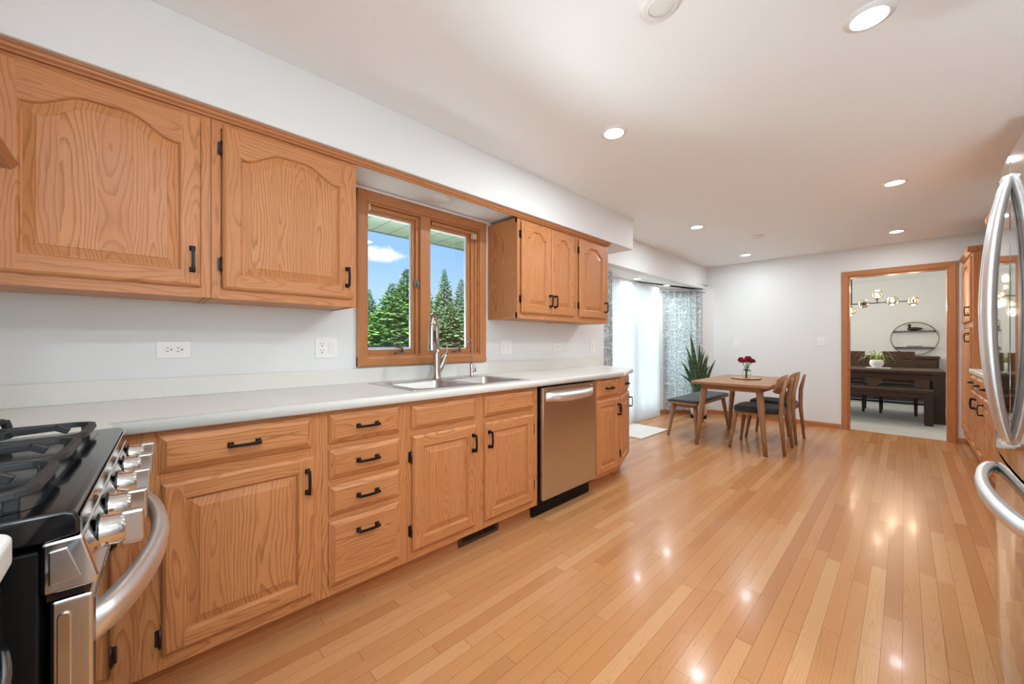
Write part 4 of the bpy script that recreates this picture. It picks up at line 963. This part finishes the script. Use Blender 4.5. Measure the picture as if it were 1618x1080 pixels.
MB().box(-.435, 4.38, 2.012, -.405, 5.84, 2.029).build('rail', WTRIM, t)
MB().tube([tuple(e0 + dv * .0 + Vector((0, 0, 1.965))), tuple(e0 + dv * .70 + Vector((0, 0, 1.965)))], .008, 8).build('rod', flat('rod_grey', (0.35, 0.34, 0.33), 0.4, 0.6), t)
MATM, nt, b = new_mat('cream_mat')
p = nt.node('ShaderNodeTexCoord').outputs['Object']; x, y, z = nt.sep(p)
n = nt.noise(nt.vm('MULTIPLY', p, (7.0, 7.0, 1.0)), 2.0, 5.0, 0.7); wv_ = nt.m('LESS_THAN', x, nt.m('ADD', -0.16, nt.m('MULTIPLY', nt.m('SUBTRACT', n, .5), .35)))
blot = nt.m('MULTIPLY', wv_, nt.m('GREATER_THAN', nt.noise(p, 26.0, 4.0, 0.7), 0.52))
setp(nt, b, col=nt.mix(nt.m('MULTIPLY', blot, .8), (0.74, 0.71, 0.66), (0.33, 0.32, 0.31)), rough=.85, normal=bump(nt, nt.noise(p, 180.0, 2.0), .25, .004))
mo = MB().box(-.31, -.36, 0, .31, .36, .010).build('door_mat', MATM, bevel=.003); mo.location = (-.225, 4.665, .0005); mo.rotation_euler = (0, 0, radians(-1))
tag(mo, 'cream patterned mat on the floor in front of the sheer curtains', 'mat')

# ================================================================== DINING NOOK
TZ = 0.722; tx0, tx1, ty0, ty1 = .575, 1.335, 4.47, 5.77
tb = thing('dining_table', 'acacia wood dining table with splayed tapered legs, in the nook', 'table', ((tx0 + tx1) / 2, (ty0 + ty1) / 2, 0))
hx, hy = (tx1 - tx0) / 2, (ty1 - ty0) / 2
MB().prism([(p[0], p[1]) for p in rrect(-hx, hx, -hy, hy, .045, 0)], lambda p, t: (p[0], p[1], t), TZ - .030, TZ).build('tabletop', ACA, tb, bevel=.004)
MB().box(-hx + .10, -hy + .085, TZ - .085, hx - .10, -hy + .107, TZ - .031).box(-hx + .10, hy - .107, TZ - .085, hx - .10, hy - .085, TZ - .031).box(-hx + .085, -hy + .10, TZ - .085, -hx + .107, hy - .10, TZ - .031).box(hx - .107, -hy + .10, TZ - .085, hx - .085, hy - .10, TZ - .031).build('apron', ACA, tb)
def leg(parent, a, b_, r0, r1, mat=None, n=12, name='leg'):
    a = Vector(a); b_ = Vector(b_)
    return MB().tube([a, a.lerp(b_, .33), a.lerp(b_, .66), b_], [r0, r0 * .97, (r0 + r1 * 2) / 3, r1], n).build(name, mat or ACAZ, parent)
for sx in (-1, 1):
    for sy in (-1, 1):
        leg(tb, (sx * (hx - .115), sy * (hy - .13), TZ - .031), (sx * (hx - .045), sy * (hy - .07), .002), .034, .020)
bn = thing('bench', 'wooden bench with a charcoal padded seat, along the window side of the dining table', 'bench', (.385, 5.30, 0))
bw_, bl = .180, .60
MB().prism([(p[0], p[1]) for p in rrect(-bw_, bw_, -bl, bl, .03, 0)], lambda p, t: (p[0], p[1], t), .405, .432).build('seat_frame', ACA, bn, bevel=.005)
MB().rings([rrect(-bw_ + .003, bw_ - .003, -bl + .003, bl - .003, .03, .433), rrect(-bw_ + .001, bw_ - .001, -bl + .001, bl - .001, .03, .444), rrect(-bw_ + .012, bw_ - .012, -bl + .012, bl - .012, .03, .456), rrect(-bw_ + .04, bw_ - .04, -bl + .04, bl - .04, .03, .462)]).build('seat_pad', FABRIC, bn)
MB().box(-.10, -bl + .09, .365, .10, -bl + .11, .405).box(-.10, bl - .11, .365, .10, bl - .09, .405).box(-.115, -bl + .10, .37, -.095, bl - .10, .405).box(.095, -bl + .10, .37, .115, bl - .10, .405).build('apron', ACA, bn)
for sx in (-1, 1):
    for sy in (-1, 1): leg(bn, (sx * .125, sy * (bl - .10), .406), (sx * .172, sy * (bl - .03), .002), .027, .016)
def make_chair(label):
    """front towards -x, root on the floor under the seat centre"""
    c = thing('dining_chair', label, 'chair', (0, 0, 0), 0, 'wooden dining chairs in the nook')
    def seat_ring(s_, z):
        pts = []
        for i in range(28):
            a = 2 * pi * i / 28; ca, sa = cos(a), sin(a); e = 0.45
            px_ = math.copysign(abs(ca) ** e, ca) * .225; py_ = math.copysign(abs(sa) ** e, sa) * (.225 - .012 * ca)
            pts.append((px_ * s_, py_ * s_, z))
        return pts
    MB().rings([seat_ring(.96, .408), seat_ring(1.0, .418), seat_ring(1.0, .440), seat_ring(.97, .458), seat_ring(.85, .468), seat_ring(.4, .464)]).build('seat', FABRIC, c)
    MB().box(-.20, -.19, .372, .215, -.168, .409).box(-.20, .168, .372, .215, .19, .409).box(-.20, -.18, .372, -.178, .18, .409).box(.19, -.18, .372, .212, .18, .409).build('seat_frame', ACA, c)
    for sy in (-1, 1):
        leg(c, (-.185, sy * .178, .41), (-.238, sy * .222, .002), .024, .014)
        MB().tube([(.262, sy * .218, .002), (.228, sy * .200, .40), (.235, sy * .192, .60), (.275, sy * .175, .775)], [.014, .022, .021, .013], 12).build('rear_leg', ACAZ, c)
    R = []
    for i in range(17):
        t_ = 2 * i / 16 - 1; yv = t_ * .225; off = .188 + .040 * (1 - t_ * t_); k = 1 - abs(t_) ** 3.0 * .35
        zc = .712; hh = .102 * k; ti = .020
        R.append([(off - .007 - ti, yv, zc - hh), (off + .007 - ti, yv, zc - hh), (off + .011, yv, zc), (off + .007 + ti, yv, zc + hh), (off - .007 + ti, yv, zc + hh), (off - .003, yv, zc)])
    MB().rings(R, smooth=True).build('backrest', ACA, c)
    return c
c1 = make_chair('wooden chair with charcoal seat at the table corner nearest the kitchen'); c1.location = (1.155, 4.905, 0); c1.rotation_euler = (0, 0, radians(1))
dup(c1, (1.162, 5.520, 0), radians(-1), 'wooden chair with charcoal seat, the one farther from the kitchen, nearer the far wall')
sl = thing('serving_board', 'round live-edge wood slice on the dining table under the flower vase', 'serving board', (.955, 5.19, TZ + .0005))
rn = random.Random(4); pr_ = [.155 + rn.uniform(-.006, .006) for _ in range(30)]
def slr(s_, z): return [(cos(2 * pi * i / 30) * pr_[i] * s_, sin(2 * pi * i / 30) * pr_[i] * s_ * 1.05, z) for i in range(30)]
MB().add(slr(.96, .0125), [tuple(range(30))]).build('cut_face', flat('pale_cut_wood', (0.55, 0.36, 0.22), 0.6, var=.2, scale=30), sl)
MB().rings([slr(.97, 0), slr(1.0, .006), slr(.97, .0122)]).build('bark_edge', flat('bark', (0.10, 0.055, 0.03), 0.9, var=.4, scale=60), sl)
va = thing('flower_vase', 'small round clear glass vase of water on the wood slice', 'vase', (.955, 5.19, TZ + .0135))
MB().lathe([(.001, 0), (.030, 0), (.043, .018), (.047, .040), (.042, .062), (.026, .078), (.024, .090), (.028, .100), (.026, .100), (.022, .090), (.024, .078), (.039, .062), (.043, .040), (.039, .018), (.028, .004), (.001, .004)], n=28, caps=False).build('glass', CLEARG, va)
fl = thing('red_flower', 'red carnation in the round glass vase', 'flower', (.955, 5.19, TZ + .018), 0, 'red carnations in the glass vase')
MB().tube([(0, 0, 0), (.003, 0, .06), (.018, 0, .12), (.055, 0, .182)], .0032, 7).build('stem', GREEN, fl)
mb = MB(); rn = random.Random(2)
for q in range(70):
    a, e_ = rn.uniform(0, 2 * pi), rn.uniform(-.15, 1.2); dd_ = Vector((cos(a) * cos(e_), sin(a) * cos(e_), sin(e_))); c_ = Vector((.056, 0, .190)); tip = c_ + dd_ * rn.uniform(.028, .040); sd = dd_.cross(Vector((rn.random(), rn.random(), rn.random()))).normalized() * .010
    mb.add([c_, c_ + dd_ * .018 + sd, tip + sd * .9, tip + dd_ * .004, tip - sd * .9, c_ + dd_ * .018 - sd], [(0, 1, 2, 3, 4, 5)])
mb.ball((.056, 0, .196), .020, 10); mb.build('bloom', RED, fl, fix=False)
MB().add([(.004, 0, .08), (.030, .010, .095), (.062, .004, .070), (.030, -.008, .088)], [(0, 1, 2, 3)]).build('leaf', GREEN, fl, fix=False)
rn = random.Random(9)
for i in range(9):
    f = dup(fl, (.955 + rn.uniform(-.006, .006), 5.19 + rn.uniform(-.006, .006), TZ + .018 + (.035 if i > 5 else rn.uniform(-.01, .012))), 2 * pi * i / 6.0 + rn.uniform(-.2, .2))
    s_ = (.55 if i > 5 else 1.0) * rn.uniform(.92, 1.12); f.scale = (s_, s_, rn.uniform(.95, 1.08))
# snake plant
sp = thing('snake_plant', 'tall snake plant with sword leaves in the bay corner behind the bench', 'plant', (.06, 6.16, 0))
MB().lathe([(.001, .05), (.105, .05), (.125, .16), (.135, .33), (.128, .335), (.120, .30), (.001, .30)], n=28, caps=False).build('pot', flat('pot_white', (0.75, 0.74, 0.72), 0.4), sp)
MB().lathe([(.001, 0), (.11, 0), (.118, .05), (.108, .052), (.001, .052)], n=28, caps=False).build('stand', BLKMAT, sp)
MB().lathe([(.001, .310), (.121, .305)], n=24, caps=False).build('soil', flat('soil', (0.05, 0.035, 0.025), 0.95), sp)
rn = random.Random(11)
cvx = Vector((cos(YAW), sin(YAW), 0)); dep_ = Vector((-sin(YAW), cos(YAW), 0))
leaves = [(-.13, 1.30, .0), (-.185, 1.12, .03), (.01, 1.14, .0), (-.28, .87, -.03), (-.30, .69, .02), (-.07, 1.03, .05), (.07, 1.04, -.05), (.13, .98, .0), (.185, .97, .06), (.285, .90, .03), (-.195, .94, -.04), (-.02, .98, .1), (.09, .88, -.08), (-.10, .84, -.08), (.15, .80, -.04), (-.06, 1.10, .08), (.11, 1.08, .08)]
for q, (tx_, tz_, td_) in enumerate(leaves):
    b0 = Vector((rn.uniform(-.07, .07), rn.uniform(-.07, .07), .305)); tipv = cvx * tx_ + dep_ * td_ + Vector((0, 0, tz_)); mid = b0.lerp(tipv, .5) + Vector((0, 0, .05)) - (cvx * tx_ + dep_ * td_) * .22
    wmax = rn.uniform(.026, .037); fa_ = rn.uniform(-.9, .9); sd0 = (cvx * cos(fa_) + dep_ * sin(fa_))
    mb = MB(); Rv = []
    for i in range(13):
        t_ = i / 12; p_ = b0 * (1 - t_) ** 2 + mid * 2 * t_ * (1 - t_) + tipv * t_ ** 2; w_ = wmax * (0.45 + 1.1 * t_ * (1 - t_) * 2.2) * (1 - t_ ** 5) + .0008
        nrm = Vector((-sd0.y, sd0.x, 0)); w_ = min(w_, wmax)
        Rv.append((p_, w_, nrm))
    for i in range(12):
        (p0, w0, n0), (p1, w1, n1) = Rv[i], Rv[i + 1]
        for s0, s1, m_ in ((-1, -.9, 1), (-.9, 0, 0), (0, .9, 0), (.9, 1, 1)):
            fdep = lambda s_, w_: n0 * (w_ * .35 * s_ * s_)
            mb.add([p0 + sd0 * w0 * s0 + fdep(s0, w0), p0 + sd0 * w0 * s1 + fdep(s1, w0), p1 + sd0 * w1 * s1 + fdep(s1, w1), p1 + sd0 * w1 * s0 + fdep(s0, w1)], [(0, 1, 2, 3)], m_, True)
    mb.build('leaf', [LEAF, LEAFEDGE], sp, solid=.004)
# ================================================================== DINING ROOM BEYOND THE DOORWAY
dt = thing('dining_table', 'long dark walnut dining table with slab end legs, seen through the doorway', 'table', (1.55, 8.56, 0))
TX1 = 1.125; tyh = .46
MB().box(-1.10, -tyh, .700, TX1, tyh, .745).build('tabletop', DARKX, dt, bevel=.004)
MB().box(TX1 - .125, -tyh + .002, .0, TX1 - .002, -tyh + .12, .700).build('leg', DARKZ, dt, bevel=.004)
MB().box(TX1 - .125, tyh - .12, .0, TX1 - .002, tyh - .002, .700).build('leg', DARKZ, dt, bevel=.004)
MB().box(-1.098, -tyh + .002, .0, -.975, -tyh + .12, .700).build('leg', DARKZ, dt, bevel=.004)
MB().box(-1.098, tyh - .12, .0, -.975, tyh - .002, .700).build('leg', DARKZ, dt, bevel=.004)
MB().box(-.975, -tyh + .03, .605, TX1 - .125, -tyh + .055, .700).box(-.975, tyh - .055, .605, TX1 - .125, tyh - .03, .700).build('apron', DARKX, dt)
db = thing('bench', 'long dark walnut bench in front of the dark dining table, seen through the doorway', 'bench', (1.55, 7.98, 0))
BX1 = 1.0
MB().box(-1.0, -.17, .445, BX1, .17, .490).build('seat', DARKX, db, bevel=.004)
for xx in (-.998, BX1 - .085):
    MB().box(xx, -.168, 0, xx + .083, -.075, .445).build('leg', DARKZ, db, bevel=.003); MB().box(xx, .075, 0, xx + .083, .168, .445).build('leg', DARKZ, db, bevel=.003)
MB().box(-.915, -.15, .375, BX1 - .085, -.125, .445).box(-.915, .125, .375, BX1 - .085, .15, .445).build('apron', DARKX, db)
def dchair(label):
    """back towards +y"""
    c = thing('dining_chair', label, 'chair', (0, 0, 0), 0, 'dark dining chairs beyond the doorway')
    MB().rings([rrect(-.235, .235, -.235, .22, .05, .43), rrect(-.24, .24, -.24, .22, .05, .452), rrect(-.225, .225, -.225, .21, .05, .480), rrect(-.15, .15, -.16, .14, .05, .494)]).build('seat', GREYFAB, c)
    MB().box(-.22, -.22, .375, .22, -.195, .43).box(-.22, .195, .375, .22, .22, .43).box(-.22, -.22, .375, -.195, .22, .43).box(.195, -.22, .375, .22, .22, .43).build('seat_frame', DARKX, c)
    for sx in (-1, 1):
        MB().obox((sx * .20, -.20, .40), (sx * .20, -.205, 0), .045, .045, w2=.032, h2=.032, up=(0, 1, 0)).build('leg', DARKZ, c)
        MB().obox((sx * .20, .21, .42), (sx * .20, .235, 0), .045, .040, w2=.032, h2=.032, up=(0, 1, 0)).build('leg', DARKZ, c)
        MB().obox((sx * .165, .215, .42), (sx * .165, .262, 1.0), .055, .028, up=(0, 1, 0)).build('back_post', DARKZ, c)
    bk = MB(); bk.obox((-.195, .258, .965), (.195, .258, .965), .028, .085); bk.build('top_rail', DARKX, c)
    MB().obox((0, .220, .45), (0, .256, .93), .145, .018, up=(0, 1, 0)).build('splat', DARKZ, c)
    MB().obox((-.18, .222, .52), (.18, .222, .52), .024, .05).build('lower_rail', DARKX, c)
    return c
k1 = dchair('dark slat-back chair behind the walnut table, below the round wall shelf'); k1.location = (2.195, 8.93, 0)
dup(k1, (1.585, 8.93, 0), 0, 'dark slat-back chair behind the walnut table, at the left edge of the doorway')
dup(k1, (2.96, 8.55, 0), radians(-90), 'dark chair at the right end of the walnut table, mostly hidden by the doorway casing')
sb = thing('sideboard', 'dark walnut sideboard against the dining room wall', 'sideboard', (1.72, 10.46, 0))
sb_t = MB().box(-1.0, -.24, .86, .995, .24, .905).build('top', DARKX, sb, bevel=.003)
MB().box(-.98, -.215, .10, .98, .235, .86).build('carcass', DARKZ, sb)
for i in range(4):
    x0 = -.96 + i * .485
    d = MB().box(x0, -.233, .14, x0 + .465, -.215, .62).build('door', DARKZ, sb, bevel=.002); MB().box(x0 + .05, -.236, .20, x0 + .415, -.231, .56).build('panel', DARKX, d)
    d = MB().box(x0, -.233, .64, x0 + .465, -.215, .84).build('drawer', DARKX, sb, bevel=.002); MB().ball((x0 + .23, -.245, .74), .012, 8).build('knob', BLACK, d)
for xx in (-.97, .90):
    MB().box(xx, -.21, 0, xx + .07, -.14, .10).build('leg', DARKZ, sb); MB().box(xx, .16, 0, xx + .07, .23, .10).build('leg', DARKZ, sb)
rs_ = thing('wall_shelf', 'round brass ring wall shelf with two dark boards on the dining room wall', 'shelf', (2.395, 10.748, 1.236))
ring = [(.318 * cos(2 * pi * i / 64), -.055, .315 * sin(2 * pi * i / 64)) for i in range(64)]
ring2 = [(.318 * cos(2 * pi * i / 64), -.012, .315 * sin(2 * pi * i / 64)) for i in range(64)]
BRASS = flat('dull_brass', (0.33, 0.22, 0.12), 0.35, 0.9)
MB().tube(ring, .009, 8, closed=True).build('ring', BRASS, rs_)
for z_ in (.145, -.168):
    hw = sqrt(.315 ** 2 - z_ ** 2) - .01
    MB().box(-hw, -.125, z_ - .010, hw, -.004, z_ + .006).build('shelf_board', flat('shelf_brown', (0.10, 0.065, 0.05), 0.5), rs_)
    MB().box(-hw - .012, -.06, z_ - .025, -hw + .012, -.002, z_ + .0).box(hw - .012, -.06, z_ - .025, hw + .012, -.002, z_ + .0).build('bracket', BLACK, rs_)
du = thing('duck_decoy', 'black wooden duck decoy on the upper board of the round shelf', 'ornament', (2.405, 10.69, 1.236 + .1515))
def ell(cx_, cz_, rx, rz, y, n=12): return [(cx_ + 0, y, 0)]
R = []
for i in range(15):
    t_ = i / 14; xx = -.105 + .215 * t_; prof = max(.02, sin(pi * (t_ ** .85)) ** .55); top_ = .030 + .028 * prof + .012 * (t_ > .8); rr_ = .036 * prof * (1 - .45 * max(0, t_ - .55))
    zc = .034 + .014 * max(0, t_ - .6)
    R.append([(xx, .034 * prof * cos(2 * pi * k / 12), max(0, zc + rr_ * sin(2 * pi * k / 12))) for k in range(12)])
MB().rings(R).build('body', flat('decoy_black', (0.012, 0.011, 0.010), 0.5), du)
DKB = bpy.data.materials['decoy_black']
MB().tube([(-.070, 0, .050), (-.072, 0, .080), (-.066, 0, .098)], [.022, .016, .018], 10).ball((-.070, 0, .108), .022, 12).obox((-.085, 0, .106), (-.118, 0, .100), .018, .012, w2=.014, h2=.005).build('head', DKB, du)
bk = thing('book', 'grey box lying flat on the lower board of the round shelf', 'book', (2.40, 10.685, 1.236 - .1615))
MB().box(-.10, -.055, 0, .10, .055, .026).build('cover', flat('book_grey', (0.20, 0.20, 0.20), 0.6), bk, bevel=.002); MB().box(-.098, -.0555, .004, .098, .050, .022).build('pages', flat('book_edge', (0.26, 0.26, 0.25), 0.7), bk)
pp = thing('spider_plant', 'spider plant with arching striped leaves in a white bowl pot, on the walnut table', 'plant', (1.955, 8.50, .7585))
MB().lathe([(.001, 0), (.045, 0), (.075, .03), (.086, .065), (.080, .105), (.072, .122), (.066, .122), (.072, .10), (.001, .09)], n=28, caps=False).build('pot', flat('white_ceramic', (0.82, 0.82, 0.81), 0.35), pp)
rn = random.Random(5)
for i in range(26):
    a = 2 * pi * i / 26 + rn.uniform(-.15, .15); ln = rn.uniform(.16, .31); up_ = rn.uniform(.08, .19); dd_ = Vector((cos(a), sin(a) * .8, 0)); sd = Vector((-sin(a), cos(a), 0)) * rn.uniform(.005, .008); mb = MB(); q = []
    dr_ = rn.uniform(.3, 1.0)
    for j in range(8):
        t_ = j / 7; p_ = Vector((0, 0, .10)) + dd_ * ln * t_ ** .9 + Vector((0, 0, up_ * sin(pi * min(1, t_ * .9)) - .09 * dr_ * t_ ** 2.2)); w_ = (1 - t_) ** .5
        q.append((p_ - sd * w_, p_ + sd * w_))
    for j in range(7): mb.add([q[j][0], q[j][1], q[j + 1][1], q[j + 1][0]], [(0, 1, 2, 3)], 0, True)
    mb.build('leaf', SPIDER, pp, fix=False)
tr = thing('tray', 'thin white tray under the spider plant on the walnut table', 'tray', (1.975, 8.50, .7455))
MB().box(-.14, -.10, 0, .14, .10, .008).build('base', flat('tray_white', (0.75, 0.75, 0.74), 0.4), tr, bevel=.003); MB().box(-.145, -.105, .006, .145, -.095, .012).box(-.145, .095, .006, .145, .105, .012).build('rim', WTRIM, tr)
# linear globe chandelier
ch = thing('chandelier', 'black linear chandelier with smoked glass globes and glowing bulbs in the dining room', 'chandelier', (1.60, 8.60, 1.80))
MB().tube([(-.68, 0, 0), (.70, 0, .004)], .0085, 10).build('bar', BLACK, ch)
MB().tube([(.046, 0, 0), (.046, 0, .597)], .008, 10).lathe([(.06, .578), (.06, .598)], (.046, 0, 0), 24).build('stem', BLACK, ch)
SMOKE, nt, b = new_mat('smoked_glass')
tr_ = nt.node('ShaderNodeBsdfTransparent', {0: (0.88, 0.80, 0.69, 1)}); gl_ = nt.node('ShaderNodeBsdfGlossy', {0: (1, 0.95, 0.88, 1), 'Roughness': 0.03}); lw = nt.node('ShaderNodeLayerWeight', {0: 0.45})
mx = nt.node('ShaderNodeMixShader', {0: nt.m('ADD', .10, nt.m('MULTIPLY', lw.outputs['Facing'], .55)), 1: tr_.outputs[0], 2: gl_.outputs[0]}); nt.l.new(mx.outputs[0], nt.n['Material Output'].inputs[0])
for gx, gz, gy, on in ((.034, -.115, 0, 1), (.200, .0, -.055, 0), (.360, .135, 0, 1), (.535, .020, -.055, 1), (.765, .004, 0, 1), (-.35, .135, 0, 1), (-.55, -.115, 0, 1)):
    MB().ball((gx, gy, gz), .075, 22).build('globe', SMOKE, ch)
    if abs(gz) > .05:
        s_ = 1 if gz > 0 else -1; MB().tube([(gx, 0, 0), (gx, 0, gz - s_ * .070)], .007, 8).lathe([(.026, gz - s_ * .074), (.026, gz - s_ * .058)], (gx, 0, 0), 16).build('socket', BLACK, ch)
    else: MB().lathe([(.026, -.012), (.026, .012)], (gx, gy * .0 + (.015 if gy else 0), gz), 16, axis='y' if gy else 'x').build('socket', BLACK, ch)
    if on:
        MB().ball((gx, gy, gz + (-.012 if gz > .05 else .0)), .024, 12).build('bulb', BULB, ch)
        l = bpy.data.lights.new('bulb_lamp', 'POINT'); l.energy = 6; l.color = (1, .82, .58); l.shadow_soft_size = .05
        o = bpy.data.objects.new('bulb_lamp', l); COL.objects.link(o); o.parent = ch; o.location = (gx, gy, gz - .11 if gz <= .05 else gz + .11); o['kind'] = 'helper'

# ================================================================== OUTSIDE: lawn, shed roof, conifers
LAWN, nt, b = new_mat('lawn')
p = nt.node('ShaderNodeTexCoord').outputs['Object']
setp(nt, b, col=nt.mix(nt.noise(p, 3.0, 5.0), (0.05, 0.14, 0.025), (0.12, 0.24, 0.05)), rough=.9)
struct('ground', MB().box(-80, -40, -.62, -0.16, 80, -.55), LAWN)
sh = thing('garden_shed', 'low blue-grey shed roof behind the lower left window pane', 'shed', (-8.2, 5.05, -.55))
MB().box(-1.6, -1.4, 0, 1.0, .86, 1.42).build('walls', flat('shed_grey', (0.16, 0.18, 0.22), 0.6), sh)
MB().box(-1.7, -1.5, 1.42, 1.1, .92, 1.60).build('roof', flat('shed_roof', (0.20, 0.23, 0.30), 0.5), sh); MB().box(-1.7, -1.5, 1.60, 1.1, .95, 1.635).build('roof_edge', BLKMAT, sh)
def needle_mat(name, c0, c1, c2):
    m, nt, b = new_mat(name); p = nt.node('ShaderNodeTexCoord').outputs['Object']
    n = nt.noise(p, 3.5, 4.0, .65)
    setp(nt, b, col=nt.ramp(n, [(.32, c0), (.5, c1), (.68, c2)]), rough=.7, spec=.15); return m
NEEDLE = needle_mat('spruce_needles', (0.06, 0.15, 0.03), (0.15, 0.31, 0.07), (0.30, 0.50, 0.13)); NEEDLEB = needle_mat('blue_spruce_needles', (0.09, 0.17, 0.08), (0.19, 0.31, 0.15), (0.33, 0.47, 0.26))
BARK = flat('tree_bark', (0.08, 0.055, 0.04), 0.9, var=.3, scale=10)
def conifer_mesh(seed, h, rad):
    rn = random.Random(seed); mb = MB()
    z = h * .03
    while z < h * .99:
        f = z / h; rl = rad * (1 - f) ** .9 * rn.uniform(.85, 1.1) + .05; nb = max(4, int(12 * (1 - f) + 5)); a0_ = rn.uniform(0, 6.28)
        for i in range(nb):
            a = a0_ + 2 * pi * i / nb + rn.uniform(-.25, .25); L_ = rl * rn.uniform(.65, 1.15); ns = max(3, int(L_ / .15)); sl_ = .35 * f - .10 + rn.uniform(-.10, .10)
            d = Vector((cos(a), sin(a), 0)); s_ = Vector((-sin(a), cos(a), 0))
            for j in range(ns):
                t_ = (j + rn.uniform(.2, 1.0)) / ns
                if t_ < .40: continue
                c = d * L_ * t_ + Vector((0, 0, z + L_ * t_ * sl_ - .16 * L_ * t_ * (1 - t_) + .12 * L_ * t_ ** 3))
                for sd in (-1, 0, 1):
                    l2 = (.22 + .24 * (1 - t_)) * min(1, L_ * 1.0) * rn.uniform(.7, 1.35) + .05; dirv = (d * .8 + s_ * sd * rn.uniform(.6, 1.2) + Vector((0, 0, rn.uniform(-.30, .35)))).normalized()
                    nn = dirv.cross(Vector((rn.uniform(-.6, .6), rn.uniform(-.6, .6), 1))).normalized() * l2 * .33; up_ = Vector((0, 0, .10 * l2))
                    e = c + dirv * l2; m_ = c + dirv * l2 * .5
                    mb.add([c, m_ + nn - up_, e, m_ - nn - up_, m_ + up_], [(0, 1, 4), (1, 2, 4), (2, 3, 4), (3, 0, 4)])
        z += h * .0165 * (1.2 - .6 * f)
    mb.add([(0.02, 0, h * .93), (-.02, 0, h * .93), (0, 0, h * 1.01)], [(0, 1, 2)])
    return mb
protos = []
for sd, h, rad in ((1, 6.2, 1.9), (2, 5.6, 1.75), (3, 6.6, 1.55)):
    f_ = conifer_mesh(sd, h, rad); me_o = f_.build('foliage', NEEDLE, None, fix=False); me = me_o.data; bpy.data.objects.remove(me_o)
    tk = MB().tube([(0, 0, -.05), (0, 0, h * .5), (0, 0, h * .97)], [.14, .08, .012], 8).build('trunk', BARK, None); tm = tk.data; bpy.data.objects.remove(tk); protos.append((me, tm, h))
def tree(label, px, dist, top_py, k, mat=None, wide=1.0):
    a = (px - 809) / F_PX; d = Vector((cos(YAW) * a - sin(YAW), sin(YAW) * a + cos(YAW), 0)); pos = CAM + d * dist; topz = 1.149 + (541.8 - top_py) / F_PX * dist
    me, tm, h = protos[k]; s_ = (topz + .55) / h
    t = thing('conifer_tree', label, 'tree', (pos.x, pos.y, -.55), k * 1.3 + px, 'conifers beyond the kitchen window'); t.scale = (s_ * wide, s_ * wide, s_)
    for nm, mm in (('foliage', me), ('trunk', tm)):
        o = bpy.data.objects.new(nm, mm); COL.objects.link(o); o.parent = t
        if mat and nm == 'foliage': o.material_slots[0].link = 'OBJECT'; o.material_slots[0].material = mat
    return t
tree('dark conifer tip at the left edge of the left window pane', 583, 30, 456, 2, None, 1.15)
tree('full bright green conifer in the middle of the left window pane', 619, 16, 447, 0, None, 1.25)
tree('tall green conifer at the right edge of the left window pane', 643, 35, 424, 1, None, 1.25)
tree('slender bluish conifer with a thin tip in the right window pane', 702, 28, 424, 2, NEEDLEB, .9)
tree('bluish conifer at the right edge of the right window pane', 729, 22, 440, 2, NEEDLEB, 1.1)
tree('broad pale green conifer low in the right window pane', 712, 13, 478, 0, NEEDLEB, 1.5)
tree('broad conifer low at the left edge of the left window pane', 580, 20, 492, 1, None, 1.25)
tree('far conifer between the two tips of the left window pane', 606, 46, 490, 0, None, 1.1)
tree('far conifer behind the mullion of the window', 672, 44, 448, 0, NEEDLEB, 1.1)
tree('far conifer behind the right side of the window', 752, 39, 455, 0, NEEDLEB, 1.0)
mb = MB(); rn = random.Random(21)
for ty in (-9, -4.5, -0.5, 3.2, 26, 30, 34.5, 39):
    q = conifer_mesh(rn.randint(10, 99), rn.uniform(5.2, 7.0), rn.uniform(1.9, 2.3)); q.xf(Matrix.Translation((-19 + rn.uniform(-2, 2), ty, -.55))); mb.add(q.v, q.f)
o = mb.build('treeline', NEEDLE, None, fix=False); tag(o, 'row of conifers at the lawn edge to either side of the window view', 'trees', None, 'stuff')
